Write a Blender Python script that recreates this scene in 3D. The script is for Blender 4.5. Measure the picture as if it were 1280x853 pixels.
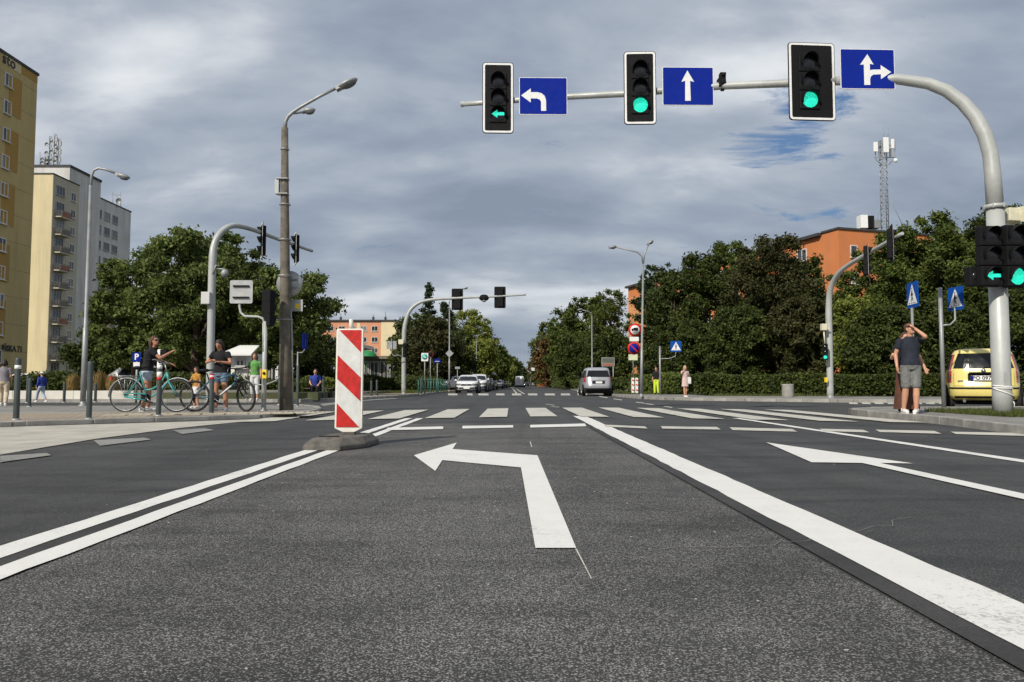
import bpy, bmesh, math, random
import numpy as np
from mathutils import Vector, Matrix
R = math.radians
random.seed(7)
for o in list(bpy.data.objects): bpy.data.objects.remove(o)
SC = bpy.context.scene
COL = SC.collection

# ------------------------------------------------------------------ camera
F, H, CX, CY = 945.0, 0.68, 640.0, 426.5
PITCH = math.atan(54.3/F)
cd = bpy.data.cameras.new('camera'); cam = bpy.data.objects.new('camera', cd); COL.objects.link(cam)
cam.location = (0, 0, H); cam.rotation_euler = (R(90)+PITCH, 0, 0)
cd.sensor_width = 36; cd.lens = 36*F/1280; cd.clip_end = 6000; cd.clip_start = .05
SC.camera = cam
SC.render.resolution_x = 1024; SC.render.resolution_y = 682
SC.render.engine = 'CYCLES'

# ------------------------------------------------------------------ light
SUN_EL, SUN_AZ = R(37), R(34)          # shadows run ahead and to the right of the view
sd = bpy.data.lights.new('sun', 'SUN'); sd.energy = 4.3; sd.angle = R(.55); sd.color = (1, .93, .82)
sun = bpy.data.objects.new('sun', sd); COL.objects.link(sun)
tosun = Vector((-math.sin(SUN_AZ)*math.cos(SUN_EL), -math.cos(SUN_AZ)*math.cos(SUN_EL), math.sin(SUN_EL)))
sun.rotation_euler = tosun.to_track_quat('Z', 'Y').to_euler(); sun.location = (-20, -30, 40)

W = bpy.data.worlds.new('World'); SC.world = W; W.use_nodes = True
nt = W.node_tree; nt.nodes.clear(); N = nt.nodes.new; LK = nt.links.new
def math_(nt, op, a, b=None, c=None, clamp=False):
    n = nt.nodes.new('ShaderNodeMath'); n.operation = op; n.use_clamp = clamp
    for i, v in enumerate((a, b, c)):
        if v is None: continue
        if isinstance(v, (int, float)): n.inputs[i].default_value = v
        else: nt.links.new(v, n.inputs[i])
    return n.outputs[0]
def ramp_(nt, fac, stops, interp='LINEAR'):
    n = nt.nodes.new('ShaderNodeValToRGB'); nt.links.new(fac, n.inputs[0])
    cr = n.color_ramp; cr.interpolation = interp
    while len(cr.elements) < len(stops): cr.elements.new(.5)
    for e, (p, c) in zip(cr.elements, stops):
        e.position = p
        e.color = (c, c, c, 1) if isinstance(c, (int, float)) else (*c, 1)
    return n.outputs[0]
def noise_(nt, vec, scale, detail=5, rough=.55, dist=0.0):
    n = nt.nodes.new('ShaderNodeTexNoise'); n.inputs['Scale'].default_value = scale
    n.inputs['Detail'].default_value = detail; n.inputs['Roughness'].default_value = rough
    n.inputs['Distortion'].default_value = dist
    if vec is not None: nt.links.new(vec, n.inputs['Vector'])
    return n.outputs['Fac']
def mix_(nt, fac, a, b, mode='MIX'):
    n = nt.nodes.new('ShaderNodeMix'); n.data_type = 'RGBA'; n.blend_type = mode
    if isinstance(fac, (int, float)): n.inputs[0].default_value = fac
    else: nt.links.new(fac, n.inputs[0])
    for k, v in ((6, a), (7, b)):
        if isinstance(v, tuple): n.inputs[k].default_value = (*v, 1) if len(v) == 3 else v
        else: nt.links.new(v, n.inputs[k])
    return n.outputs[2]
sky = N('ShaderNodeTexSky'); sky.sky_type = 'NISHITA'; sky.sun_disc = False
sky.sun_elevation = SUN_EL; sky.sun_rotation = math.atan2(tosun.x, tosun.y); sky.air_density = 1.3
bg1 = N('ShaderNodeBackground'); LK(sky.outputs[0], bg1.inputs[0]); bg1.inputs[1].default_value = .085
tc = N('ShaderNodeTexCoord'); sp = N('ShaderNodeSeparateXYZ'); LK(tc.outputs['Generated'], sp.inputs[0])
zz = math_(nt, 'ADD', math_(nt, 'MAXIMUM', sp.outputs[2], 0.0), .30)
cb = N('ShaderNodeCombineXYZ')
LK(math_(nt, 'DIVIDE', sp.outputs[0], zz), cb.inputs[0]); LK(math_(nt, 'DIVIDE', sp.outputs[1], zz), cb.inputs[1])
mp = N('ShaderNodeMapping'); LK(cb.outputs[0], mp.inputs[0]); mp.inputs['Rotation'].default_value = (0, 0, R(-24)); mp.inputs['Scale'].default_value = (.9, 1.5, 1)
mp.inputs['Location'].default_value = (3.1, 1.7, 0)
n1 = noise_(nt, mp.outputs[0], 1.1, 3, .5, .3)         # broad banks
n2 = noise_(nt, mp.outputs[0], 3.2, 9, .54, .2)         # streaks and puffs
nf = math_(nt, 'ADD', math_(nt, 'MULTIPLY', n1, .62), math_(nt, 'MULTIPLY', n2, .38))
cloud = ramp_(nt, nf, [(.38, (.225, .275, .355)), (.46, (.30, .35, .43)), (.53, (.40, .445, .515)), (.60, (.60, .635, .68)), (.68, (.80, .82, .84))])
low = ramp_(nt, sp.outputs[2], [(0.0, 1.0), (.16, .0)])
cloud = mix_(nt, math_(nt, 'MULTIPLY', low, .62), cloud, (.215, .275, .35))
bg2 = N('ShaderNodeBackground'); LK(cloud, bg2.inputs[0]); bg2.inputs[1].default_value = 1.1
# broken blue gaps in the deck
hx = Vector(((1010-CX)/F, 1.0, (481-180)/F)).normalized()
vd = N('ShaderNodeVectorMath'); vd.operation = 'DISTANCE'; LK(tc.outputs['Generated'], vd.inputs[0]); vd.inputs[1].default_value = hx
near = ramp_(nt, vd.outputs['Value'], [(.01, 1.0), (.17, 0.0)])
n3 = noise_(nt, mp.outputs[0], 3.6, 10, .66, .5)
gap = math_(nt, 'ADD', n3, math_(nt, 'MULTIPLY', near, .24))
gapm = ramp_(nt, gap, [(.67, 0.0), (.76, 1.0)])
blue = N('ShaderNodeBackground'); LK(mix_(nt, .65, sky.outputs[0], (1.0, 2.3, 5.2)), blue.inputs[0]); blue.inputs[1].default_value = .08
mx = N('ShaderNodeMixShader'); LK(gapm, mx.inputs[0]); LK(bg2.outputs[0], mx.inputs[1]); LK(blue.outputs[0], mx.inputs[2])
m0 = N('ShaderNodeMixShader'); m0.inputs[0].default_value = .96; LK(bg1.outputs[0], m0.inputs[1]); LK(mx.outputs[0], m0.inputs[2])
wo = N('ShaderNodeOutputWorld'); LK(m0.outputs[0], wo.inputs[0])
vs = SC.view_settings; vs.view_transform = 'Standard'; vs.look = 'None'; vs.exposure = 0.0; vs.gamma = 1; vs.use_curve_mapping = False

# ------------------------------------------------------------------ measuring helpers (photo pixels -> metres)
_f = Vector((0, math.cos(PITCH), math.sin(PITCH))); _u = Vector((0, -math.sin(PITCH), math.cos(PITCH)))
def ray(px, py): return _f + Vector((1, 0, 0))*((px-CX)/F) + _u*((CY-py)/F)
def G(px, py, z=0.0):
    d = ray(px, py); t = (z-H)/d.z; return Vector((d.x*t, d.y*t, z))
def P(px, py, Y):
    d = ray(px, py); t = Y/d.y; return Vector((d.x*t, Y, H+d.z*t))
def WX(px, py, X):
    d = ray(px, py); t = X/d.x; return Vector((X, d.y*t, H+d.z*t))
def XY(px, Y): return (px-CX)/F*Y*1.0      # X of a pixel column near the horizon

# ------------------------------------------------------------------ materials
MATS = {}
def mat(name, col, rough=.6, metal=0.0, var=.12, scale=3.0, bump=0.0, bscale=40, spec=.5, dirt=0.0, emit=None, es=1.0, coat=0.0, alpha=None):
    if name in MATS: return MATS[name]
    m = bpy.data.materials.new(name); m.use_nodes = True; nt = m.node_tree
    b = nt.nodes['Principled BSDF']
    tc = nt.nodes.new('ShaderNodeTexCoord'); v = tc.outputs['Object']
    n = noise_(nt, v, scale, 6, .6)
    dark = tuple(c*(1-var*1.6) for c in col); lite = tuple(min(1, c*(1+var)) for c in col)
    c = ramp_(nt, n, [(.3, dark), (.7, lite)])
    if dirt:
        n2 = noise_(nt, v, scale*.35, 8, .7, .8)
        c = mix_(nt, ramp_(nt, n2, [(.5, 0.0), (.72, dirt)]), c, (.09, .08, .065))
    nt.links.new(c, b.inputs['Base Color'])
    rr = ramp_(nt, noise_(nt, v, scale*2.2, 4), [(.3, max(.03, rough-.08)), (.7, min(1, rough+.1))]); nt.links.new(rr, b.inputs['Roughness'])
    b.inputs['Metallic'].default_value = metal; b.inputs['Specular IOR Level'].default_value = spec
    if coat: b.inputs['Coat Weight'].default_value = coat; b.inputs['Coat Roughness'].default_value = .05
    if emit: b.inputs['Emission Color'].default_value = (*emit, 1); b.inputs['Emission Strength'].default_value = es
    if bump:
        bn = nt.nodes.new('ShaderNodeBump'); bn.inputs['Strength'].default_value = bump; bn.inputs['Distance'].default_value = .01
        nt.links.new(noise_(nt, v, bscale, 4), bn.inputs['Height']); nt.links.new(bn.outputs[0], b.inputs['Normal'])
    MATS[name] = m; return m

def asphalt(name, base, stone, amount, patch=.25, worn=.0, grit=150):
    m = bpy.data.materials.new(name); m.use_nodes = True; nt = m.node_tree; b = nt.nodes['Principled BSDF']
    tc = nt.nodes.new('ShaderNodeTexCoord'); v = tc.outputs['Object']
    vo = nt.nodes.new('ShaderNodeTexVoronoi'); vo.inputs['Scale'].default_value = grit; nt.links.new(v, vo.inputs['Vector'])
    sc = nt.nodes.new('ShaderNodeSeparateColor'); nt.links.new(vo.outputs['Color'], sc.inputs[0])
    def st_(sx, sy, s, off):
        q = nt.nodes.new('ShaderNodeMapping'); nt.links.new(v, q.inputs[0]); q.inputs['Scale'].default_value = (sx, sy, 1); q.inputs['Location'].default_value = (off, off, 0); return noise_(nt, q.outputs[0], s, 4, .55, .4)
    track = st_(1, .06, 1.7, 2.3); rip = st_(.5, 1.6, 1.5, 5.1)
    dis = ramp_(nt, vo.outputs['Distance'], [(.12, 1.0), (.52, 0.0)])
    big = noise_(nt, v, .42, 6, .6, .6); mid = noise_(nt, v, 3.1, 5, .65, .3); fine = noise_(nt, v, 55, 4, .7)
    amt = math_(nt, 'ADD', amount, math_(nt, 'MULTIPLY', math_(nt, 'SUBTRACT', mid, .5), 1.0))
    amt = math_(nt, 'ADD', amt, math_(nt, 'MULTIPLY', math_(nt, 'SUBTRACT', big, .5), 1.1))
    amt = math_(nt, 'ADD', amt, math_(nt, 'MULTIPLY', math_(nt, 'SUBTRACT', rip, .5), 1.3)); amt = math_(nt, 'ADD', amt, math_(nt, 'MULTIPLY', math_(nt, 'SUBTRACT', track, .5), 1.0))
    sel = math_(nt, 'GREATER_THAN', amt, sc.outputs[0])
    st = math_(nt, 'MULTIPLY', math_(nt, 'MULTIPLY', sel, dis), math_(nt, 'ADD', math_(nt, 'MULTIPLY', sc.outputs[1], .9), .25))
    sp1 = ramp_(nt, noise_(nt, v, grit*1.25, 2, .5), [(.57, 0.0), (.64, .75)]); sp1 = math_(nt, 'MULTIPLY', sp1, math_(nt, 'ADD', amt, .1, clamp=True)); st = math_(nt, 'MAXIMUM', math_(nt, 'MULTIPLY', st, .8), sp1)
    lo = tuple(c*(1-patch) for c in base); hi = tuple(c*(1+patch) for c in base)
    c = ramp_(nt, big, [(.32, lo), (.68, hi)])
    c = mix_(nt, ramp_(nt, mid, [(.3, 0.0), (.75, .45)]), c, tuple(x*1.35 for x in base))
    c = mix_(nt, ramp_(nt, fine, [(.35, .55), (.62, 0.0)]), c, tuple(x*.45 for x in base))
    c = mix_(nt, ramp_(nt, rip, [(.34, .85), (.54, 0.0)]), c, tuple(x*.62 for x in base)); c = mix_(nt, ramp_(nt, track, [(.36, .7), (.52, 0.0)]), c, tuple(x*.7 for x in base))
    spot = noise_(nt, v, 1.15, 3, .5, .2); c = mix_(nt, ramp_(nt, spot, [(.70, 0.0), (.76, .45)]), c, tuple(x*.5 for x in base))
    c = mix_(nt, st, c, stone)
    nt.links.new(c, b.inputs['Base Color'])
    nt.links.new(ramp_(nt, mid, [(.3, .62), (.7, .88)]), b.inputs['Roughness']); b.inputs['Specular IOR Level'].default_value = .3
    bn = nt.nodes.new('ShaderNodeBump'); bn.inputs['Strength'].default_value = .55; bn.inputs['Distance'].default_value = .006
    hh = math_(nt, 'ADD', math_(nt, 'MULTIPLY', dis, .6), fine); nt.links.new(hh, bn.inputs['Height']); nt.links.new(bn.outputs[0], b.inputs['Normal'])
    MATS[name] = m; return m
def paintmat(name, col, wear=.35, dark=(.06, .06, .06), scale=60):
    m = bpy.data.materials.new(name); m.use_nodes = True; nt = m.node_tree; b = nt.nodes['Principled BSDF']
    tc = nt.nodes.new('ShaderNodeTexCoord'); v = tc.outputs['Object']
    a = noise_(nt, v, scale, 6, .75); bb = noise_(nt, v, 1.6, 6, .65, .4)
    s = math_(nt, 'ADD', math_(nt, 'MULTIPLY', a, .62), math_(nt, 'MULTIPLY', bb, .38))
    k = ramp_(nt, s, [(.36+wear*.10, 1.0), (.41+wear*.12, 0.0)])
    c = mix_(nt, ramp_(nt, noise_(nt, v, 4.5, 6, .7), [(.3, 0.0), (.75, .5)]), col, tuple(x*.78 for x in col))
    c = mix_(nt, math_(nt, 'MULTIPLY', k, min(1, wear*2)), c, dark); nt.links.new(c, b.inputs['Base Color'])
    b.inputs['Roughness'].default_value = .65
    bn = nt.nodes.new('ShaderNodeBump'); bn.inputs['Strength'].default_value = .5; bn.inputs['Distance'].default_value = .003
    nt.links.new(noise_(nt, v, 110, 3), bn.inputs['Height']); nt.links.new(bn.outputs[0], b.inputs['Normal'])
    MATS[name] = m; return m
def leafmat(name, c1, c2, c3, trans=.25):
    m = bpy.data.materials.new(name); m.use_nodes = True; nt = m.node_tree; b = nt.nodes['Principled BSDF']
    ge = nt.nodes.new('ShaderNodeNewGeometry'); tc = nt.nodes.new('ShaderNodeTexCoord')
    nz = noise_(nt, tc.outputs['Object'], .55, 4, .6)
    f = math_(nt, 'ADD', math_(nt, 'MULTIPLY', ge.outputs['Random Per Island'], .55), math_(nt, 'MULTIPLY', nz, .6))
    c = ramp_(nt, f, [(.2, c1), (.58, c2), (.95, c3)]); nt.links.new(c, b.inputs['Base Color'])
    b.inputs['Roughness'].default_value = .62; b.inputs['Specular IOR Level'].default_value = .18
    t = nt.nodes.new('ShaderNodeBsdfTranslucent'); nt.links.new(c, t.inputs[0])
    mx = nt.nodes.new('ShaderNodeMixShader'); mx.inputs[0].default_value = trans
    nt.links.new(b.outputs[0], mx.inputs[1]); nt.links.new(t.outputs[0], mx.inputs[2])
    nt.links.new(mx.outputs[0], nt.nodes['Material Output'].inputs[0]); MATS[name] = m; return m

# ------------------------------------------------------------------ mesh helpers
class MB:
    def __init__(s): s.v = []; s.f = []; s.sm = []
    def add(s, vs, fs, smooth=False):
        k = len(s.v); s.v += [tuple(v) for v in vs]; s.f += [tuple(i+k for i in f) for f in fs]; s.sm += [smooth]*len(fs); return s
    def box(s, c, d, rz=0, M=None, taper=1.0):
        x, y, z = d[0]/2, d[1]/2, d[2]/2
        vs = [Vector((a*x*(taper if e > 0 else 1), b*y*(taper if e > 0 else 1), e*z)) for e in (-1, 1) for a, b in ((-1, -1), (1, -1), (1, 1), (-1, 1))]
        Q = M if M is not None else Matrix.Rotation(rz, 3, 'Z')
        return s.add([Q @ v + Vector(c) for v in vs], [(3, 2, 1, 0), (4, 5, 6, 7), (0, 1, 5, 4), (1, 2, 6, 5), (2, 3, 7, 6), (3, 0, 4, 7)])
    def tube(s, pts, rad, n=10, caps=True, flat=None):
        pts = [Vector(p) for p in pts]; m = len(pts)
        if isinstance(rad, (int, float)): rad = [rad]*m
        vs = []; up = None
        for i, p in enumerate(pts):
            t = (pts[min(i+1, m-1)]-pts[max(i-1, 0)])
            if t.length < 1e-9: t = Vector((0, 0, 1))
            t.normalize()
            if up is None: up = Vector((0, 0, 1)) if abs(t.z) < .9 else Vector((1, 0, 0))
            a = t.cross(up)
            if a.length < 1e-6: a = t.cross(Vector((0, 1, 0)))
            a.normalize(); b = a.cross(t).normalized(); up = b
            for k in range(n):
                w = 2*math.pi*k/n
                vs.append(p + a*math.cos(w)*rad[i] + b*math.sin(w)*rad[i]*(flat or 1))
        fs = [(i*n+k, i*n+(k+1) % n, (i+1)*n+(k+1) % n, (i+1)*n+k) for i in range(m-1) for k in range(n)]
        s.add(vs, fs, True)
        if caps:
            k0 = len(s.v)-len(vs); s.f += [tuple(k0+k for k in reversed(range(n))), tuple(k0+(m-1)*n+k for k in range(n))]; s.sm += [False, False]
        return s
    def lathe(s, prof, c=(0, 0, 0), n=20, M=None, smooth=True):
        vs = []; c = Vector(c)
        for r, z in prof:
            for k in range(n):
                w = 2*math.pi*k/n; v = Vector((r*math.cos(w), r*math.sin(w), z))
                vs.append((M @ v if M is not None else v)+c)
        m = len(prof); fs = [(i*n+k, i*n+(k+1) % n, (i+1)*n+(k+1) % n, (i+1)*n+k) for i in range(m-1) for k in range(n)]
        return s.add(vs, fs, smooth)
    def prism(s, poly, fn):      # poly 2D; fn(u,v,side) -> 3D; side 0 front, 1 back
        n = len(poly); vs = [fn(u, v, 0) for u, v in poly]+[fn(u, v, 1) for u, v in poly]
        return s.add(vs, [tuple(range(n)), tuple(reversed(range(n, 2*n)))]+[(i, i+n, (i+1) % n+n, (i+1) % n) for i in range(n)])
    def ell(s, c, r, n=14, m=9, M=None):
        prof = []; c = Vector(c); vs = []
        for i in range(m+1):
            a = math.pi*i/m
            for k in range(n):
                w = 2*math.pi*k/n; v = Vector((r[0]*math.sin(a)*math.cos(w), r[1]*math.sin(a)*math.sin(w), -r[2]*math.cos(a)))
                vs.append((M @ v if M is not None else v)+c)
        return s.add(vs, [(i*n+k, i*n+(k+1) % n, (i+1)*n+(k+1) % n, (i+1)*n+k) for i in range(m) for k in range(n)], True)
    def build(s, name, m, parent=None, bevel=0, fix=True):
        me = bpy.data.meshes.new(name); off = Vector(parent.location) if parent is not None and parent.parent is None else (parent.get('_o') and Vector(parent['_o']) if parent is not None else None)
        off = Vector(off) if off is not None else Vector((0, 0, 0))
        me.from_pydata([tuple(Vector(v)-off) for v in s.v], [], s.f)
        me.polygons.foreach_set('use_smooth', s.sm)
        if fix:
            bm = bmesh.new(); bm.from_mesh(me); bmesh.ops.recalc_face_normals(bm, faces=bm.faces); bm.to_mesh(me); bm.free()
        me.materials.append(m); o = bpy.data.objects.new(name, me); COL.objects.link(o)
        if parent is not None:
            o.parent = parent
            if parent.parent is not None: o['_o'] = tuple(off)
            else: o['_o'] = tuple(parent.location)
        if bevel:
            b = o.modifiers.new('bevel', 'BEVEL'); b.width = bevel; b.segments = 2; b.limit_method = 'ANGLE'
        return o
def tag(o, label=None, cat=None, group=None, kind=None):
    if label: o['label'] = label
    if cat: o['category'] = cat
    if group: o['group'] = group
    if kind: o['kind'] = kind
    return o
def thing(name, label, cat, loc=(0, 0, 0), group=None):
    o = bpy.data.objects.new(name, None); COL.objects.link(o); o.location = loc; o.empty_display_size = .2
    return tag(o, label, cat, group)
def copy_tree(o, parent=None, skip=None):
    c = o.copy(); COL.objects.link(c)
    if parent is not None: c.parent = parent
    for ch in [x for x in ALLCH(o)]: copy_tree(ch, c)
    return c
def ALLCH(o): return list(o.children)
def dup(o, loc, rz, label, group=None):
    c = copy_tree(o); c.location = loc; c.rotation_euler = (0, 0, rz); c['label'] = label
    if group: c['group'] = group
    return c
def place(o, loc, rz): o.location = loc; o.rotation_euler = (0, 0, rz); return o
def remat(o, old, new):
    for c in [o]+list(o.children_recursive):
        if c.type == 'MESH' and c.data.materials and c.data.materials[0] == old:
            c.material_slots[0].link = 'OBJECT'; c.material_slots[0].material = new
def text(name, body, size, m, parent, M, bold=0.0, ext=.004):
    cu = bpy.data.curves.new(name, 'FONT'); cu.body = body; cu.size = size; cu.extrude = ext; cu.offset = bold; cu.align_x = 'CENTER'; cu.align_y = 'CENTER'; cu.resolution_u = 3
    t = bpy.data.objects.new(name, cu); me = bpy.data.meshes.new_from_object(t); bpy.data.objects.remove(t)
    me.transform(M); me.materials.append(m); me.name = name
    o = bpy.data.objects.new(name, me); COL.objects.link(o)
    if parent is not None:
        off = Vector(parent['_o']) if parent.get('_o') is not None else Vector(parent.location)
        me.transform(Matrix.Translation(-off)); o.parent = parent
        o['_o'] = tuple(off)
    return o
FRONT = Matrix.Rotation(R(90), 4, 'X')   # text readable from -Y

def brickmat(name, c1, c2, w, h, rot=0):
    m = bpy.data.materials.new(name); m.use_nodes = True; nt = m.node_tree; b = nt.nodes['Principled BSDF']; tc = nt.nodes.new('ShaderNodeTexCoord')
    q = nt.nodes.new('ShaderNodeMapping'); nt.links.new(tc.outputs['Object'], q.inputs[0]); q.inputs['Rotation'].default_value = (0, 0, rot)
    br = nt.nodes.new('ShaderNodeTexBrick'); nt.links.new(q.outputs[0], br.inputs['Vector']); br.inputs['Scale'].default_value = 1; br.inputs['Brick Width'].default_value = w; br.inputs['Row Height'].default_value = h; br.inputs['Mortar Size'].default_value = .012
    br.inputs['Color1'].default_value = (*c1, 1); br.inputs['Color2'].default_value = (*c2, 1); br.inputs['Mortar'].default_value = (*[x*.35 for x in c1], 1)
    n = noise_(nt, tc.outputs['Object'], .9, 7, .65, .4); c = mix_(nt, ramp_(nt, n, [(.45, 0.0), (.75, .55)]), br.outputs['Color'], tuple(x*.5 for x in c1))
    n = noise_(nt, tc.outputs['Object'], 30, 4, .7); c = mix_(nt, ramp_(nt, n, [(.3, .3), (.6, 0.0)]), c, tuple(x*.45 for x in c1))
    nt.links.new(c, b.inputs['Base Color']); b.inputs['Roughness'].default_value = .92
    bn = nt.nodes.new('ShaderNodeBump'); bn.inputs['Strength'].default_value = .6; bn.inputs['Distance'].default_value = .01; nt.links.new(br.outputs['Fac'], bn.inputs['Height']); bn.invert = True; nt.links.new(bn.outputs[0], b.inputs['Normal']); MATS[name] = m; return m
M_ = dict(
    galv=mat('galvanised_steel', (.29, .30, .30), .5, .35, .14, 2.5, dirt=.25),
    pole=mat('painted_grey_pole', (.42, .435, .42), .45, .1, .08, 2, dirt=.3),
    alu=mat('sign_back_aluminium', (.38, .39, .39), .45, .5, .08, 3),
    conc_pole=mat('old_concrete_pole', (.15, .132, .105), .92, 0, .3, 5, .6, 60, dirt=.5),
    black=mat('black_plastic', (.005, .005, .006), .75, 0, .2, 4, spec=.25),
    dkgreen=mat('bollard_paint', (.055, .068, .068), .42, .1, .15, 5, dirt=.3),
    lens_off=mat('unlit_lens', (.01, .01, .012), .15, 0, .2, 20),
    green=mat('lit_green_lens', (.0, .35, .27), .4, emit=(.03, .95, .62), es=1.0, var=.1, scale=40),
    whiteb=mat('white_reflective_border', (.80, .80, .79), .4, 0, .06, 6, dirt=.15),
    azure=mat('sign_azure_film', (.002, .065, .33), .8, 0, .06, 3, spec=.2),
    blue=mat('sign_blue_film', (.0005, .016, .25), .8, 0, .06, 3, spec=.2),
    signwhite=mat('sign_white_film', (.78, .78, .76), .4, 0, .05, 6),
    red=mat('sign_red_film', (.55, .015, .012), .4, 0, .1, 6),
    yellow=mat('button_yellow', (.75, .55, .03), .45, 0, .1, 10),
    cream=mat('cream_plastic', (.66, .63, .46), .5, 0, .08, 8, dirt=.2),
    rubber=mat('recycled_rubber', (.13, .12, .105), .95, 0, .3, 12, .9, 90, dirt=.3),
    glass=mat('window_glass', (.03, .037, .045), .08, 0, .3, .8, spec=.8),
    tyre=mat('tyre_rubber', (.018, .018, .018), .85, 0, .2, 20),
    rim=mat('alloy_rim', (.35, .36, .37), .35, .8, .1, 10),
    skin=mat('skin', (.52, .27, .17), .55, 0, .08, 9),
    skin2=mat('tanned_skin', (.42, .20, .12), .55, 0, .08, 9),
    hair=mat('dark_brown_hair', (.03, .017, .011), .6, 0, .3, 30),
    hair2=mat('auburn_brown_hair', (.075, .03, .016), .6, 0, .3, 30),
    blond=mat('light_hair', (.42, .33, .19), .6, 0, .3, 30),
    shoe=mat('white_shoe', (.72, .71, .68), .6, 0, .1, 20),
    navy=mat('navy_cotton', (.012, .016, .03), .85, 0, .25, 14),
    blackc=mat('black_cotton', (.006, .006, .008), .9, 0, .3, 14),
    trunk=mat('bark', (.085, .065, .048), .95, 0, .3, 9, .8, 30),
    kerb=mat('kerb_concrete', (.30, .29, .265), .9, 0, .2, 4, .5, 60, dirt=.35),
)

def streak(m, amt=.35):       # rain streaks and grime running down a render wall
    nt = m.node_tree; b = nt.nodes['Principled BSDF']; src = b.inputs['Base Color'].links[0].from_socket; tc = nt.nodes.new('ShaderNodeTexCoord')
    q = nt.nodes.new('ShaderNodeMapping'); nt.links.new(tc.outputs['Object'], q.inputs[0]); q.inputs['Scale'].default_value = (1, 1, .07)
    f = ramp_(nt, noise_(nt, q.outputs[0], 1.1, 7, .65), [(.42, 0.0), (.72, amt)])
    nt.links.new(mix_(nt, f, src, (.16, .145, .12)), b.inputs['Base Color'])
# window panes differ: blinds, curtains, dark rooms
_g = M_['glass'].node_tree; _b = _g.nodes['Principled BSDF']; _s = _b.inputs['Base Color'].links[0].from_socket; _o = _g.nodes.new('ShaderNodeObjectInfo')
_g.links.new(mix_(_g, ramp_(_g, _o.outputs['Random'], [(.5, 0.0), (1.0, .55)]), _s, (.38, .36, .32)), _b.inputs['Base Color'])
CARGLASS = mat('car_glass', (.012, .014, .016), .08, 0, .2, .8, spec=.35)
# LED dots in the lit lenses
_m = M_['green']; _t = _m.node_tree; _c = _t.nodes.new('ShaderNodeTexCoord'); _v = _t.nodes.new('ShaderNodeTexVoronoi'); _v.inputs['Scale'].default_value = 42; _t.links.new(_c.outputs['Object'], _v.inputs['Vector'])
_t.links.new(ramp_(_t, _v.outputs['Distance'], [(.15, 1.15), (.6, .55)]), _t.nodes['Principled BSDF'].inputs['Emission Strength'])
# ================================================================== GROUND
A_OLD = asphalt('worn_coarse_asphalt', (.048, .047, .045), (.42, .41, .385), .68, .25, grit=125)
A_NEW = asphalt('smooth_dark_asphalt', (.046, .046, .047), (.22, .22, .21), .48, .16, grit=150)
A_FAR = asphalt('junction_asphalt', (.054, .054, .054), (.22, .22, .21), .42, .22, grit=110)
A_SEAM = asphalt('sealed_seam_asphalt', (.056, .055, .054), (.12, .12, .12), .2, .1, grit=200)
PV_BEIGE = brickmat('beige_paving', (.42, .35, .27), (.36, .29, .22), .2, .1, R(20))
PV_GREY = brickmat('grey_paving', (.27, .26, .235), (.22, .21, .195), .5, .5, R(4))
GUT = mat('pale_concrete_strip', (.46, .435, .375), .93, 0, .14, 2.2, .8, 70, dirt=.35)
EARTH = mat('earth_and_grass', (.075, .085, .035), .95, 0, .35, .9, .6, 12)
LINE = paintmat('fresh_white_line', (.74, .73, .69), .24, (.09, .088, .082))
LINE_OLD = paintmat('worn_cream_line', (.56, .54, .47), .45, (.10, .10, .095))
LINE_FAINT = paintmat('faded_white_line', (.27, .265, .245), .5, (.07, .07, .07))
def sheet(name, pts, z, m, kind='structure', parent=None):
    b = MB(); b.add([(p[0], p[1], z) for p in pts], [tuple(range(len(pts)))])
    o = b.build(name, m, parent, fix=False)
    if o.data.polygons[0].normal.z < 0: o.data.flip_normals()
    if parent is None and kind: tag(o, kind=kind)
    return o
sheet('ground', [(-2500, -60), (2500, -60), (2500, 4500), (-2500, 4500)], -.03, EARTH)
sheet('road', [(-70, -14), (70, -14), (70, 60), (30, 640), (-20, 640), (-70, 60)], 0, A_FAR)
sheet('old_lane_surface', [(-1.76, -12), (1.19, -12), (1.19, 13.0), (.2, 13.3), (-1.76, 13.1)], .004, A_OLD)
sheet('left_lane_surface', [(-4.95, -12), (-2.0, -12), (-2.0, 14), (-4.95, 15)], .004, A_NEW)
sheet('right_lane_surface', [(1.5, -12), (7.2, -12), (7.2, 12.8), (1.5, 12.6)], .004, A_NEW)
sheet('road_seam', [(1.185, -12), (1.32, -12), (1.30, 12), (1.22, 12)], .007, A_SEAM)
sheet('road_seam', [(-1.99, -12), (-1.87, -12), (-1.87, 15), (-1.99, 15)], .007, A_SEAM)

def mark(pts, m=LINE, z=.010, name='road_marking'):
    b = MB(); n = len(pts)
    b.add([(p[0], p[1], z) for p in pts], [tuple(range(n))]); o = b.build(name, m, None, fix=False)
    if o.data.polygons[0].normal.z < 0: o.data.flip_normals()
    return tag(o, kind='structure')
def gpx(l): return [G(x, y) for x, y in l]
def rough_line(x0, x1, y0, y1, m, z=.010, step=.25, j=.006):
    rr = random.Random(int(x0*100)); n = int((y1-y0)/step); a = []; b = []
    for i in range(n+1):
        y = y0+(y1-y0)*i/n; a.append((x0+rr.uniform(-j, j), y)); b.append((x1+rr.uniform(-j, j), y))
    vs = [(x, y, z) for x, y in a]+[(x, y, z) for x, y in b]; k = n+1
    mb = MB(); mb.add(vs, [(i, i+k, i+k+1, i+1) for i in range(n)])
    o = mb.build('lane_line', m, None, fix=False)
    if o.data.polygons[0].normal.z < 0: o.data.flip_normals()
    tag(o, kind='structure')
rough_line(-2.125, -1.985, -6, 15.1, LINE); rough_line(-1.89, -1.763, -6, 15.1, LINE)
rough_line(1.30, 1.565, -6, 16.2, LINE, j=.008)
rough_line(4.41, 4.56, 2, 15.2, LINE)
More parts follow.
